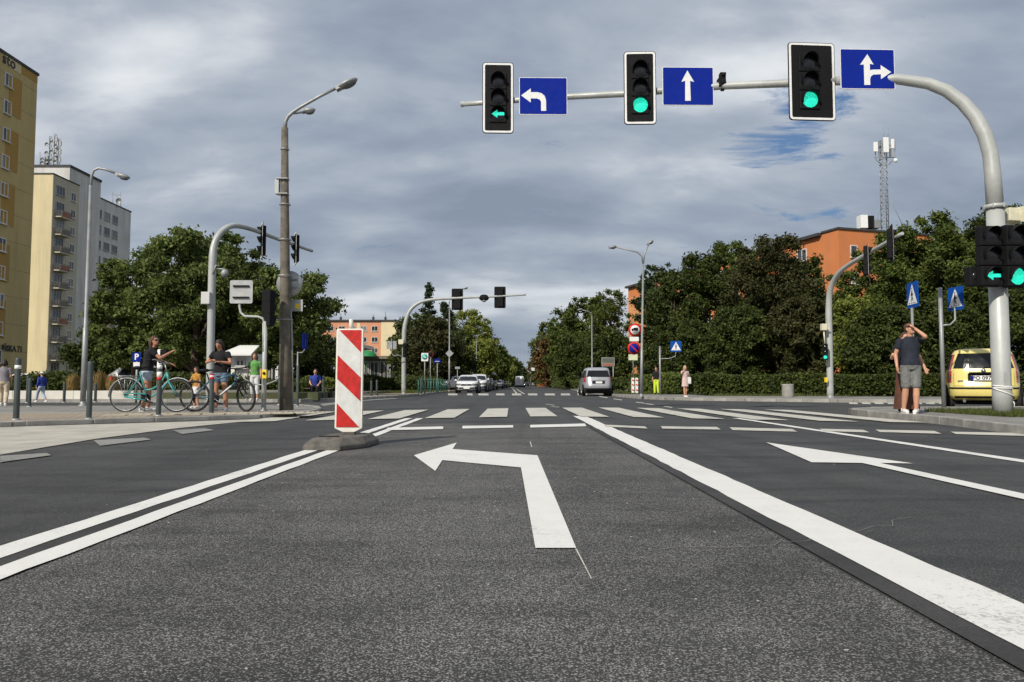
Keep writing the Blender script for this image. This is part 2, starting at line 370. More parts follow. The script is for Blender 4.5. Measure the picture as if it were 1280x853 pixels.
mark(gpx([(517.3, 570.6), (571, 554.5), (565.8, 562.7), (671.8, 570.6), (720.3, 688), (669.3, 688), (651.3, 586), (553, 576.7), (544, 590.4)]), name='left_turn_arrow')
mark([(2.94, 8.8), (2.58, 6.56), (2.99, 6.5), (2.98, -2), (3.14, -2), (3.14, 6.5), (3.40, 6.46)], z=.012, name='straight_arrow')
mark(gpx([(662, 553), (663, 553), (665.5, 560), (664.2, 560)]), LINE_OLD, name='paint_scratch')
mark(gpx([(719, 689), (721, 689), (740, 727), (738.6, 727)]), LINE_OLD, name='paint_scratch')
for q in ([(484, 536), (484, 539), (554, 537.6), (554, 534.3)], [(578, 533.6), (578, 537), (641.5, 535.7), (641.5, 532.7)],
          [(662.8, 532.4), (662.8, 535.8), (733, 534), (731, 530.6)]): mark(gpx(q), LINE, z=.014, name='stop_line_dash')
for q in ([(755, 532), (757, 534.6), (809.5, 537), (806, 534.3)], [(826, 534), (828, 537), (901, 538.3), (896, 535)], [(912, 535.5), (916, 539), (997, 541), (990, 537.6)],
          [(1024, 537.2), (1030, 540.2), (1087, 542), (1079, 538.6)], [(1094, 538.4), (1100, 541.6), (1177, 543.6), (1168, 540)], [(1188, 541), (1195, 544), (1300, 547), (1290, 543)]):
    mark(gpx(q), LINE_OLD, z=.014, name='stop_line_dash')
nx, ny = [-4.8, -2.5, .7, 2.8, 3.7, 6.4, 8], [13.5, 14.7, 15.9, 15.4, 14.8, 13.5, 13]
fx, fy = [-4.8, -2.5, .7, 2.8, 4.2, 6.4, 8], [18.4, 19.8, 21.6, 21.8, 21.2, 20.2, 19.5]
for k in range(-5, 7):
    x0 = .4+1.05*k-.02; x1 = x0+.57
    if x0 < 7.4:
        mark([(x0, np.interp(x0, nx, ny)), (x1, np.interp(x1, nx, ny)), (x1, np.interp(x1, fx, fy)), (x0, np.interp(x0, fx, fy))], LINE_OLD, z=.018, name='zebra_bar')
for a in ([(0, 572), (0, 580), (64, 571), (58, 568)], [(117, 552), (125, 559), (189, 551), (180, 548.5)], [(215, 539), (228, 544), (268, 539), (256, 536.5)]):
    mark(gpx(a), LINE_FAINT, z=.014, name='faded_dash')
for x0, x1 in ((560, 572), (584, 591), (598, 611), (620, 631), (640, 652), (660, 672), (681, 694), (701, 713), (722, 734)):
    mark(gpx([(x0, 494.6), (x1, 494.6), (x1-.8, 492.3), (x0, 492.3)]), LINE_OLD, name='far_crossing_bar')
for dx in (0, .5):
    mark([(-.42+dx, 250), (-.30+dx, 250), (.42+dx, 53), (.30+dx, 53)], LINE_OLD, z=.016, name='centre_line')
for x, y in ((754, 497), (772, 500), (800, 504), (811.6, 506), (835, 509.5)):
    mark(gpx([(x-6, y-.7), (x+5, y+.9), (x+6, y+.2), (x-4, y-1.2)]), LINE_OLD, name='guide_dash')
mark(gpx([(681, 506), (692, 507.6), (694, 506.6), (683, 505.2)]), LINE_FAINT, name='guide_dash')
mark(gpx([(688, 509), (698, 510.2), (700, 509.2), (690, 508.2)]), LINE_FAINT, name='guide_dash')
mark(gpx([(400, 505.5), (455, 499.5), (495, 497.4), (496, 498.8), (458, 501.5), (404, 508)]), LINE_FAINT, name='guide_line')
for x in range(1062, 1185, 16): mark(gpx([(x, 505.5), (x+11, 505.8), (x+8, 502.8), (x-2, 502.6)]), LINE_OLD, name='side_crossing_bar')
# scattered pale flecks and grit on the old surface
fb = MB(); rr = random.Random(3)
for i in range(150):
    x = rr.uniform(-1.7, 1.15) if rr.random() < .8 else rr.uniform(-4.5, 6.5); y = 1.6+rr.random()**1.5*11; s = rr.uniform(.002, .006)*(1+y*.12)
    n = rr.randint(4, 6); a0 = rr.random()*6; h = rr.uniform(.001, .003)
    vs = [(x+s*rr.uniform(.6, 1.5)*math.cos(a0+6.283*k/n), y+s*rr.uniform(.5, 1)*math.sin(a0+6.283*k/n), .005) for k in range(n)]+[(x, y, .005+h)]
    fb.add(vs, [(k, (k+1) % n, n) for k in range(n)])
tag(fb.build('grit', mat('pale_grit', (.42, .40, .36), .9)), kind='stuff')
# cracks on the old lane surface
ck = MB()
for (x, y, dx, dy, n) in ((.55, 3.1, .16, .1, 14), (.45, 5.2, .09, -.22, 9), (-1.2, 5.0, .2, .03, 9), (.2, 6.8, .14, .02, 8)):
    rr = random.Random(n*7+int(x*10)); p = Vector((x, y)); pts = [p.copy()]
    for i in range(n): p = p+Vector((dx*rr.uniform(.3, 1), dy*rr.uniform(.2, 1)+rr.uniform(-.07, .07))); pts.append(p.copy())
    for a, b in zip(pts, pts[1:]):
        d = (b-a).normalized(); nn = Vector((-d.y, d.x))*.0018
        ck.add([(*(a-nn), .0085), (*(b-nn), .0085), (*(b+nn), .0085), (*(a+nn), .0085)], [(0, 1, 2, 3)])
tag(ck.build('surface_crack', mat('dusty_crack', (.22, .21, .19), .95), fix=False), kind='structure')
mh = MB(); mh.lathe([(0, .012), (.3, .012), (.31, .004)], (0, 0, 0), 24)
tag(place(mh.build('dark_oval_patch', mat('dark_oval_tone', (.022, .022, .023), .5)), G(1065, 604.5), 0), kind='structure').scale = (.35, .35, .3)  # small dark oval on the right lane

# ---- pavements with kerbs
def slab(name, pts, z, m):
    b = MB(); n = len(pts); b.add([(p[0], p[1], z) for p in pts]+[(p[0], p[1], -.02) for p in pts], [tuple(range(n))]+[(i, (i+1) % n, (i+1) % n+n, i+n) for i in range(n)])
    o = b.build(name, m, None); return tag(o, kind='structure')
KS = {}
def kerb(pts, z, side=1, L=1.0, w=.15):
    k = bpy.data.objects.new('kerb', None); COL.objects.link(k); tag(k, kind='structure')
    pts = [Vector((p[0], p[1])) for p in pts]; seg = []; tot = 0
    for a, b in zip(pts, pts[1:]): seg.append((a, b, tot, (b-a).length)); tot += (b-a).length
    def at(s):
        for a, b, t, l in seg:
            if s <= t+l: return a+(b-a)*max(0, (s-t)/l)
        return seg[-1][1]
    n = int(tot/L); rr = random.Random(n)
    for i in range(n):
        a = at(i*L); b = at((i+1)*L); c = (a+b)/2; d = b-a
        key = (round(z, 3), w)
        if key not in KS:
            mb = MB(); mb.box((0, 0, (z+.012)/2-.01), (L*.985, w, z+.012+.02), taper=1.0); o = mb.build('kerbstone', M_['kerb'], k, bevel=.012); KS[key] = o
        else: o = KS[key].copy(); COL.objects.link(o); o.parent = k
        nn = Vector((-d.y, d.x)).normalized()*side*w*.45
        o.location = (c.x+nn.x, c.y+nn.y, rr.uniform(-.004, .004)); o.rotation_euler = (0, 0, math.atan2(d.y, d.x)+rr.uniform(-.01, .01)); o.scale = (d.length/L, 1, 1)
g8 = [G(x, y, .08) for x, y in ((0, 528.5), (113, 525), (234, 521.5), (332, 518.6), (372, 516.2), (392, 513.8), (402, 510.8), (398, 508), (384, 506.6), (366, 505.8))]
KL = [(-24, 7.2), (-14, 9.8)]+[(p.x, p.y) for p in g8]
slab('pavement', KL+[(-9, 21.5), (-60, 21.5), (-60, 7.2)], .08, PV_GREY)
kerb(KL, .08)
sheet('beige_footpath', [(-60, 7.4), (-24, 7.6), (-14, 10.1)]+[(p.x-.05, p.y+.45) for p in g8[:4]]+[(-4.9, 17.0), (-8.3, 16.2), (-12, 15.2), (-60, 14)], .085, PV_BEIGE)
sheet('path_edge_line', [(-60, 14.0), (-12, 15.2), (-8.3, 16.2), (-4.9, 17.0), (-4.9, 17.18), (-8.3, 16.38), (-12, 15.4), (-60, 14.2)], .091, mat('edging_concrete', (.46, .44, .39), .9, 0, .15, 5))
sheet('concrete_strip', [(-24, 6.9), (-14, 9.7)]+[(G(x, y).x, G(x, y).y) for x, y in ((0, 534), (113, 530.5), (234, 527), (332, 523.6), (372, 520.8))]+[(G(x, y).x, G(x, y).y) for x, y in ((384, 518), (332, 524.7), (219, 536.4), (117, 550), (0, 569.6))]+[(-4.85, 4), (-4.8, -12), (-24, -12)], .009, GUT)
# tactile slabs at the crossing
tp = bpy.data.objects['pavement']; tm = mat('tactile_slab_pale', (.42, .38, .30), .9, 0, .12, 8, .5, 60); tb = None
for i in range(9):
    for j in range(2):
        x = -7.6+i*.42+j*.1; y = 14.55+i*.13+j*.42
        if tb is None:
            b = MB(); b.box((0, 0, .008), (.39, .39, .016)); [b.lathe([(.018, .016), (.012, .024), (0, .024)], (-.15+.1*p, -.15+.1*q, 0), 6) for p in range(4) for q in range(4)]
            tb = b.build('tactile_slab', tm, tp); o = tb
        else: o = tb.copy(); COL.objects.link(o)
        o.location = (x, y, .086); o.rotation_euler = (0, 0, .3)

KR = [(6.7, -10), (6.75, 9.5), (7.05, 11.5), (7.35, 13.2), (7.45, 15.2), (7.5, 16.6), (7.8, 17.6), (8.5, 18.4), (9.6, 18.8), (14, 19.0), (40, 19.6)]
slab('pavement', KR+[(60, 19.6), (60, -10)], .12, PV_GREY); kerb(KR, .12, -1)
GRASS = mat('grass_soil', (.06, .075, .025), .95, 0, .3, 4)
sheet('grass_verge', [(8.6, 13.3), (9.4, 12.8), (40, 12.8), (40, 15.9), (9.2, 15.6), (8.5, 14.6)], .126, GRASS)
KFR = [(5.95, 62), (5.85, 42), (6.05, 36), (6.7, 32.8), (9.3, 30.7), (12.5, 28.4), (18, 27), (40, 26.2)]
slab('pavement', [(20.5, 640), (8.3, 118)]+KFR+[(120, 26), (120, 640)], .12, PV_GREY); kerb(KFR, .12, 1)
KFL = [(-60, 28.2), (-8, 28.7), (-7.1, 30.5), (-6.5, 33), (-5.8, 38), (-5.5, 46), (-5.5, 62)]
slab('pavement', KFL+[(-4.6, 118), (4, 640), (-120, 640), (-120, 28.2)], .12, PV_BEIGE); kerb(KFL, .12, 1)
sheet('grass_verge', [(6.5, 44), (9.0, 42), (10.5, 90), (14, 300), (11.5, 300), (7.8, 100)], .127, GRASS)
sheet('grass_verge', [(9.6, 37.3), (24, 33.2), (60, 32), (110, 32), (110, 640), (24, 640), (14, 120)], .127, GRASS)
sheet('grass_verge', [(-6.0, 50), (-9.5, 47), (-12, 90), (-9, 200), (-4.6, 200)], .127, GRASS)
sheet('grass_verge', [(-14, 42), (-110, 42), (-110, 640), (-8, 640), (-14, 100)], .127, GRASS)

# ---- grass blades (uncountable)
def blades(name, n, fn, h, w, m, seed=1):
    r = np.random.RandomState(seed); pts = np.array([fn(r) for _ in range(n)]); a = r.rand(n)*6.283; hh = h*(.4+r.rand(n)); ww = w*(.6+r.rand(n)*.8)
    dx, dy = np.cos(a)*ww, np.sin(a)*ww; lx, ly = (r.rand(n)-.5)*h*.9, (r.rand(n)-.5)*h*.9
    v = np.zeros((n, 3, 3)); v[:, 0] = pts-np.c_[dx, dy, dx*0]; v[:, 1] = pts+np.c_[dx, dy, dx*0]; v[:, 2] = pts+np.c_[lx, ly, hh]
    return fast(name, v.reshape(-1, 3), 3, m)
def fast(name, v, k, m):
    me = bpy.data.meshes.new(name); nf = len(v)//k
    me.vertices.add(len(v)); me.vertices.foreach_set('co', v.astype(np.float32).ravel())
    me.loops.add(len(v)); me.loops.foreach_set('vertex_index', np.arange(len(v), dtype=np.int32))
    me.polygons.add(nf); me.polygons.foreach_set('loop_start', np.arange(0, len(v), k, dtype=np.int32)); me.polygons.foreach_set('loop_total', np.full(nf, k, np.int32))
    me.update(calc_edges=True); me.materials.append(m)
    o = bpy.data.objects.new(name, me); COL.objects.link(o); return o
GB = leafmat('grass_blades', (.035, .055, .012), (.075, .10, .025), (.16, .15, .05))
tag(blades('grass', 16000, lambda r: (lambda x: (x, 12.95+r.rand()*2.7, .125))(8.5+r.rand()**1.6*9), .085, .006, GB), 'short patchy grass on the corner verge around the signal mast', 'grass', kind='stuff')
tag(blades('grass', 9000, lambda r: (lambda t: (6.6+t*.03*30+r.rand()*2.0, 43+t*50, .125))(r.rand()**1.5), .09, .014, GB, 2), 'green grass strip beside the far right lane', 'grass', kind='stuff')
tag(blades('grass', 8000, lambda r: (10+r.rand()*18, 36.4-.15*r.rand()+r.rand()*2.2, .125), .12, .012, GB, 3), 'grass strip in front of the long clipped hedge', 'grass', kind='stuff')
tag(blades('grass', 6000, lambda r: (-6.2-r.rand()*3.0, 48+r.rand()**1.5*40, .125), .12, .014, GB, 4), 'grass around the green railing beside parked cars', 'grass', kind='stuff')

# ================================================================== SIGNALS AND MASTS
def arc(p0, p1, p2, n=10):
    p0, p1, p2 = Vector(p0), Vector(p1), Vector(p2)
    return [p0*(1-t)**2+p1*2*t*(1-t)+p2*t*t for t in [i/n for i in range(n+1)]]
def rrect(w, h, r, n=4):
    o = []
    for cx, cy, a in ((w/2-r, h/2-r, 0), (-w/2+r, h/2-r, 90), (-w/2+r, -h/2+r, 180), (w/2-r, -h/2+r, 270)):
        for i in range(n+1): o.append((cx+r*math.cos(R(a+90*i/n)), cy+r*math.sin(R(a+90*i/n))))
    return o
def signal(label, loc, yaw, board=None, lit=None, lamp=.3, small=False, group=None, tilt=0, w=None, dx=0):
    """three lamp head, front towards -Y when yaw is 0"""
    t = thing('traffic_signal', label, 'traffic light', (0, 0, 0), group)
    w = w or lamp+.06; pitch = lamp+.065; h = pitch*3+.02
    b = MB()
    for k in (-1, 0, 1): b.box((dx, .06, k*pitch), (w, .17, pitch-.012))
    b.box((dx, .08, 0), (w-.03, .12, h)); b.build('housing', M_['black'], t, bevel=.015)
    for k in (1, 0, -1):
        on = lit and k == -1; r = lamp/2
        l = MB(); Mx = Matrix.Rotation(R(90), 3, 'X')
        if on and lit == 'arrow':
            l.lathe([(r, .0), (r*.6, .016), (0, .02)], (dx, -.028, k*pitch), 20, Mx); le = l.build('lens', M_['lens_off'], t)
            a = MB(); s = r*.92; a.prism([(-s, 0), (-.1*s, .62*s), (-.1*s, .24*s), (.95*s, .24*s), (.95*s, -.24*s), (-.1*s, -.24*s), (-.1*s, -.62*s)], lambda u, v, q: (dx+u, -.052+.008*q, k*pitch+v)); a.build('lit_arrow', M_['green'], le)
        else:
            l.lathe([(r, .0), (r*.6, .022), (0, .03)], (dx, -.028, k*pitch), 20, Mx); le = l.build('lens', M_['green'] if on else M_['lens_off'], t)
        v = MB(); n = 16; D = lamp*.5; vs = []
        for i in range(n+1):
            a = R(-25+230*i/n); q = math.sin(max(0, min(1, i/n))*math.pi); d = D*(.25+.75*q)
            for rr_, yy in ((r+.012, -.025), (r+.004, -.025-d), (r-.002, -.025-d), (r+.004, -.025)): vs.append((dx+rr_*math.cos(a), yy, k*pitch+rr_*math.sin(a)))
        v.add(vs, [(i*4+j, i*4+(j+1) % 4, i*4+4+(j+1) % 4, i*4+4+j) for i in range(n) for j in range(4)], True); v.build('visor', M_['black'], le)
    if board:
        bw, bh = board
        b = MB(); b.prism(rrect(bw+.03, bh+.03, .07), lambda u, v, q: (u, .002+.022*q, v)); bo = b.build('backboard', M_['black'], t)
        ou, inn = rrect(bw, bh, .06), rrect(bw-.085, bh-.085, .035); n = len(ou)
        b = MB(); b.add([(u, -.006, v) for u, v in ou+inn]+[(u, .004, v) for u, v in ou+inn], [(i, (i+1) % n, n+(i+1) % n, n+i) for i in range(n)]+[(i+n, (i+1) % n+n, 3*n+(i+1) % n, 3*n+i) for i in range(n)]+[(i, (i+1) % n, 2*n+(i+1) % n, 2*n+i) for i in range(n)])
        b.build('border', M_['whiteb'], bo)
    t.location = loc; t.rotation_euler = (tilt, 0, yaw); return t
def part(b, name, m, parent, **k): return b.build(name, M_[m] if isinstance(m, str) else m, parent, **k)

def base_flange(t, x, y, z, r):
    b = MB(); b.lathe([(r*1.5, 0), (r*1.5, .03), (r*1.02, .035), (r*1.02, .12), (r, .125)], (x, y, z), 20); part(b, 'base_flange', 'galv', t)

# --- mast 1, right foreground
ARM = lambda px: 14.6+(1120-px)/542*2.6
p0 = Vector((9.02, 13.95, .12))
t = thing('signal_mast', 'thick light grey curved mast over the right lanes, wrapped with white tape near the ground', 'mast', p0)
top = P(1243.5, 258, 13.95)
b = MB(); b.tube([p0, (p0.x, p0.y, .5), (p0.x, p0.y, top.z)], [.165, .16, .15], 24); part(b, 'lower_pole', 'pole', t)
b = MB(); b.lathe([(.15, -.05), (.19, -.05), (.19, .02), (.155, .03)], (p0.x, p0.y, top.z), 24)
for k in range(6): b.box((p0.x+.18*math.cos(k), p0.y+.18*math.sin(k), top.z-.01), (.03, .03, .09))
part(b, 'collar', 'pole', t)
def armpts(lst): return [P(x, y, Y) for x, y, Y in lst]
c = [Vector((p0.x, p0.y, top.z))]+armpts([(1240.5, 215, 13.98), (1238, 192, 14.0), (1231, 168, 14.05), (1219, 146, 14.12), (1203, 128, 14.2), (1184, 114, 14.3), (1160, 104.5, 14.42), (1120, 99, 14.6), (1045, 101.5, ARM(1045))])
c2 = armpts([(x, y, ARM(x)) for x, y in ((1045, 101.5), (980, 104.5), (905, 107.5), (780, 117.5), (712, 121), (640, 126), (600, 129), (578, 130.5))])
b = MB(); b.tube(c, [.145, .138, .135, .132, .127, .122, .116, .11, .10, .088], 20); part(b, 'curved_arm', 'pole', t)
b = MB(); b.tube(c2, [.083, .08, .077, .072, .068, .062, .056, .054], 16); b.lathe([(.065, -.04), (.065, .04)], c2[-1], 12, Matrix.Rotation(R(90), 3, 'Y')); part(b, 'straight_arm', 'pole', t)
b = MB(); b.box((p0.x, p0.y-.155, .75), (.1, .012, .3)); part(b, 'access_hatch', 'pole', t)
b = MB(); rr = random.Random(4)
for z0, z1 in ((.62, .60), (.66, .62), (.62, .42)):
    pts = [(p0.x+.168*math.cos(R(a)), p0.y+.168*math.sin(R(a)), z0+(z1-z0)*(a-180)/180) for a in range(180, 361, 15)]; b.tube(pts, .012, 5)
b.tube([(p0.x+.167, p0.y, .42), (p0.x+.2, p0.y-.03, .34), (p0.x+.19, p0.y-.04, .26)], .011, 5)
part(b, 'wrapped_tape', 'signwhite', t)
def armclamp(px, py, t, w=.12):
    q = P(px, py, ARM(px)); b = MB(); b.lathe([(.095, -w/2), (.10, -w/2), (.10, w/2), (.095, w/2)], q, 14, Matrix.Rotation(R(90), 3, 'Y')); b.box((q.x, q.y-.13, q.z), (.1, .12, .08)); part(b, 'clamp', 'galv', t)
for px, py in ((1012, 103), (800, 116), (622, 127), (1085, 100), (860, 110.5), (679, 123)): armclamp(px, py, t)
def onarm(x0, x1, y0, y1):
    cx, cy = (x0+x1)/2, (y0+y1)/2; Y = ARM(cx)-.22; a, bq = P(x0, cy, Y), P(x1, cy, Y); u, v = P(cx, y0, Y), P(cx, y1, Y)
    return P(cx, cy, Y), bq.x-a.x, u.z-v.z
q, w, h = onarm(985, 1045, 53, 151); signal('big overhead signal with widest white-bordered board and green disc, nearest the mast', q, R(4), (w-.03, h-.04), 'disc', .32, tilt=0, w=.42, dx=-.06)
q, w, h = onarm(780, 820, 64, 156); signal('overhead signal with narrow white-bordered board and green disc, middle of the arm', q, R(-2), (w-.03, h-.04), 'disc', .32)
q, w, h = onarm(603, 642, 78, 167); signal('overhead signal with green left arrow lit, at the arm tip', q, R(2), (w-.03, h-.04), 'arrow', .32)
def polysign(name, label, cat, q, w, h, polys, yaw=0, tilt=0, back=True, group=None):
    t = thing(name, label, cat, (0, 0, 0), group)
    b = MB(); b.prism(rrect(w, h, .03), lambda u, v, s: (u, .0+.02*s, v)); part(b, 'panel', 'signwhite', t)
    b = MB(); b.prism(rrect(w-.025, h-.025, .02), lambda u, v, s: (u, -.003+.003*s, v)); part(b, 'blue_face', 'blue', t)
    for pl in polys:
        b = MB(); b.prism([((u-.5)*w, (.5-v)*h) for u, v in pl], lambda u, v, s: (u, -.006+.003*s, v)); part(b, 'white_arrow', 'signwhite', t)
    b = MB(); b.box((0, .05, h*.25), (w*.8, .04, .04)); b.box((0, .05, -h*.25), (w*.8, .04, .04)); part(b, 'back_rail', 'galv', t)
    t.location = q; t.rotation_euler = (tilt, 0, yaw); return t
q, w, h = onarm(649, 709, 97, 143.5); polysign('lane_sign', 'blue lane sign with white left turn arrow', 'road sign', q, w, h, [[(.04, .49), (.24, .30), (.24, .40), (.38, .40), (.47, .43), (.53, .50), (.56, .62), (.56, .90), (.455, .90), (.455, .66), (.43, .60), (.37, .57), (.24, .57), (.24, .68)]], R(1))
q, w, h = onarm(828, 892, 84, 132); polysign('lane_sign', 'blue lane sign with white straight ahead arrow', 'road sign', q, w, h, [[(.49, .09), (.62, .39), (.54, .36), (.55, .88), (.44, .88), (.445, .36), (.37, .39)]], R(1))
q, w, h = onarm(1050, 1119, 61.5, 111.5); polysign('lane_sign', 'blue lane sign with white ahead or right arrow', 'road sign', q, w, h, [[(.5, .13), (.61, .39), (.54, .37), (.54, .53), (.60, .515), (.74, .51), (.74, .40), (.93, .57), (.74, .75), (.74, .63), (.60, .64), (.56, .68), (.54, .74), (.54, .90), (.43, .90), (.43, .39), (.36, .40)]], R(2))
q = P(903, 104, ARM(903)); t = thing('vehicle_detector', 'small black detector clamped on the arm beside the straight ahead sign', 'detector', q)
b = MB(); b.box((q.x, q.y, q.z+.14), (.12, .14, .14)); b.box((q.x+.01, q.y-.08, q.z+.16), (.09, .05, .07)); part(b, 'detector_body', 'black', t, bevel=.01)
b = MB(); b.lathe([(.10, -.05), (.105, -.05), (.105, .05), (.10, .05)], q, 14, Matrix.Rotation(R(90), 3, 'Y')); b.box((q.x, q.y, q.z-.13), (.07, .07, .07)); b.box((q.x-.07, q.y, q.z), (.04, .24, .2)); part(b, 'clamp', 'black', t)
# pole-mounted pair of heads
YP = 13.62
q = P(1239, 320, YP); signal('side mounted signal with green left arrow lit, on the thick right mast', q, R(4), None, 'arrow', .30, w=.40)
q = P(1269.5, 320, YP); signal('side mounted signal with large green disc, cut by the right photo edge', q, R(8), None, 'disc', .31, w=.36)
q = P(1216, 346, YP+.25); t = thing('auxiliary_signal', 'small black single lamp box left of the side mounted arrow signal', 'traffic light', q)
b = MB(); b.box(q, (.22, .2, .36)); part(b, 'housing', 'black', t, bevel=.02)
b = MB(); b.lathe([(.075, 0), (.06, .02), (0, .02)], (q.x, q.y-.1, q.z), 16, Matrix.Rotation(R(90), 3, 'X')); part(b, 'lens', 'lens_off', t)
b = MB(); b.tube([(q.x, q.y+.03, q.z-.1), (q.x+.5, q.y+.1, q.z-.1)], .02, 8); part(b, 'bracket', 'galv', t)
q = P(1262, 270, 14.15); t = thing('detector_box', 'cream box fixed behind the thick right mast above the signals', 'box', q)
b = MB(); b.box(q, (.27, .3, .25), R(8)); part(b, 'casing', 'cream', t, bevel=.015)
b = MB(); b.box((q.x+.13, q.y, q.z+.0), (.05, .34, .29), R(8)); part(b, 'lid', 'cream', t)

# --- generic mast from pixel path
def mast(label, path, radii, m='pole', base=None, name='signal_mast', cat='mast'):
    pts = [P(*p) if not isinstance(p, Vector) else p for p in path]; b0 = pts[0]
    t = thing(name, label, cat, b0); b = MB(); b.tube(pts, radii, 14); part(b, 'pole', m, t); base_flange(t, b0.x, b0.y, b0.z, radii[0]); return t, pts
def smoothpath(l, n=5):   # Catmull-Rom on (px,py,Y)
    o = []
    for i in range(len(l)-1):
        a, b_, c_, d = l[max(i-1, 0)], l[i], l[i+1], l[min(i+2, len(l)-1)]
        for k in range(n):
            t = k/n; o.append(tuple(.5*((2*b_[j])+(-a[j]+c_[j])*t+(2*a[j]-5*b_[j]+4*c_[j]-d[j])*t*t+(-a[j]+3*b_[j]-3*c_[j]+d[j])*t**3) for j in range(3)))
    return o+[tuple(l[-1])]
# mast 2 (left, arm over the side street)
l = smoothpath([(262, 502.5, 26), (264, 400, 26), (265.5, 330, 26), (268, 306, 26.1), (277, 290, 26.3), (291, 282.5, 26.7), (312, 286, 27.6), (342, 297, 29.3), (390, 314, 33)])
t, pts = mast('grey curved mast behind the two women with bicycles', l, [.13+.0*i if i < 12 else max(.06, .13-.0022*(i-10)) for i in range(len(l))])
q = P(258, 373, 25.8); bx = MB(); bx.box(q, (.3, .22, .42)); part(bx, 'control_box', mat('grey_white_box', (.55, .55, .53), .5, 0, .06), t, bevel=.02)
q = P(281, 342, 25.7); bx = MB(); bx.ell(q, (.13, .13, .15), 12, 8); bx.tube([P(268, 336, 25.9), (q.x, q.y, q.z+.14)], .03, 6); part(bx, 'camera_dome', 'galv', t)
bx = MB(); bx.tube([P(266, 343, 25.8), P(270, 332, 25.8), P(274, 333, 25.8)], .03, 6); part(bx, 'cable', 'galv', t)
for px, py, Y, lb in ((327, 301, 28.4, 'dark overhead signal seen from the side, left of the concrete lamp post top'), (369, 311, 31.2, 'dark overhead signal partly hidden behind the concrete lamp post')):
    signal(lb, P(px, py, Y), R(-66), (.62, 1.32), None, .3, tilt=R(0))
# mast 3 (far side of the junction)
l = smoothpath([(504.6, 493.6, 44), (504.8, 430, 44), (506, 408, 44), (511, 391, 44), (521, 380.5, 44), (538, 375, 44), (572, 372.8, 44), (615, 371, 44), (657.5, 368.6, 44)])
t, pts = mast('slender grey curved mast on the far side, arm reaching over the road to the right', l, [.13 if i < 10 else max(.05, .13-.0026*(i-8)) for i in range(len(l))])
q = P(501.5, 427.6, 43.8); bx = MB(); bx.box(q, (.3, .25, .28)); part(bx, 'control_box', 'cream', t)
for px, py, lb in ((571.7, 374.5, 'overhead signal seen from behind, nearer the far mast'), (625, 372, 'overhead signal seen from behind, near the far arm tip')):
    signal(lb, P(px, py, 44.1), R(180), (.64, 1.24), None, .3)
q = P(605, 372.5, 44); t2 = thing('overhead_lantern', 'small half round lantern hanging on the far arm between two signals', 'lamp', q)
bx = MB(); bx.ell(q, (.3, .14, .2)); part(bx, 'cover', 'black', t2); bx = MB(); bx.ell((q.x, q.y, q.z-.16), (.13, .1, .1)); part(bx, 'bowl', 'galv', t2)
signal('small dark signal on the side of the far left mast', P(507.5, 438, 43.7), R(60), None, None, .2)
# mast 4 (right far)
l = smoothpath([(1038, 498.5, 31), (1036.8, 430, 31), (1036, 385, 31), (1038, 362, 30.8), (1046, 345, 30.3), (1060, 332, 29.4), (1090, 314, 27.6), (1128, 292, 25.6)])
t, pts = mast('grey bent mast in front of the trees, arm rising right past the orange building', l, [.13 if i < 10 else max(.06, .13-.0026*(i-8)) for i in range(len(l))])
q = P(1029.5, 409, 30.7); bx = MB(); bx.box(q, (.2, .2, .26)); bx.tube([(q.x, q.y, q.z-.1), (q.x+.04, q.y, q.z-.7)], .03, 8); bx.box((q.x+.15, q.y, q.z-.05), (.2, .05, .05)); part(bx, 'sensor_box', 'cream', t)
q = P(1032.5, 475, 30.8); bx = MB(); bx.box(q, (.1, .12, .2)); part(bx, 'push_button_box', 'yellow', t)
signal('dark signal high on the bent mast arm, left one against the orange building', P(1085, 326, 27.3), R(66), (.5, 1.15), None, .28)
signal('dark signal high on the bent mast arm tip, right one', P(1115, 305, 26.1), R(72), (.5, 1.3), None, .28)
signal('small low signal with green light on the bent far right mast', P(1031.5, 440, 30.6), R(-20), None, 'disc', .15)

# --- small pole with sign back, signal and yellow button
t = thing('signal_post', 'short grey post with yellow push button, in front of the mountain bike wheel', 'post', G(329.5, 514, .08))
Y0 = t.location.y; b = MB(); b.tube([t.location, P(331.5, 402, Y0)], [.055, .052], 12); b.tube([P(331.5, 440, Y0)+Vector((-.03, -.04, 0)), P(331.5, 404, Y0)+Vector((-.03, -.04, 0))], .02, 6); part(b, 'pole', 'pole', t); base_flange(t, t.location.x, Y0, .08, .055)
b = MB(); b.tube([P(x, y, Y0) for x, y in ((331, 404), (328, 398), (322, 396), (306, 395.5), (301, 391), (299.5, 384), (300, 352))], .028, 10); part(b, 'bent_bracket', 'pole', t)
q = P(331, 468, Y0-.08); b = MB(); b.box(q, (.11, .1, .2)); part(b, 'push_button_box', 'yellow', t, bevel=.015)
b = MB(); b.lathe([(.03, 0), (.03, .02), (0, .02)], (q.x, q.y-.05, q.z+.02), 12, Matrix.Rotation(R(90), 3, 'X')); part(b, 'button', 'black', t)
q = P(301.5, 365, Y0-.05); t = thing('road_sign', 'square grey back of a road sign with two dark rails beside the left mast', 'road sign', q)
b = MB(); b.prism(rrect(.52, .53, .04), lambda u, v, s: (q.x+u, q.y+.015*s, q.z+v)); part(b, 'panel', 'alu', t)
for dz in (.13, -.13):
    b = MB(); b.box((q.x, q.y-.02, q.z+dz), (.36, .035, .035)); part(b, 'rail', 'black', t)
signal('black signal head facing away on the short post with yellow button', P(338, 386, Y0+.1), R(150), None, None, .21)

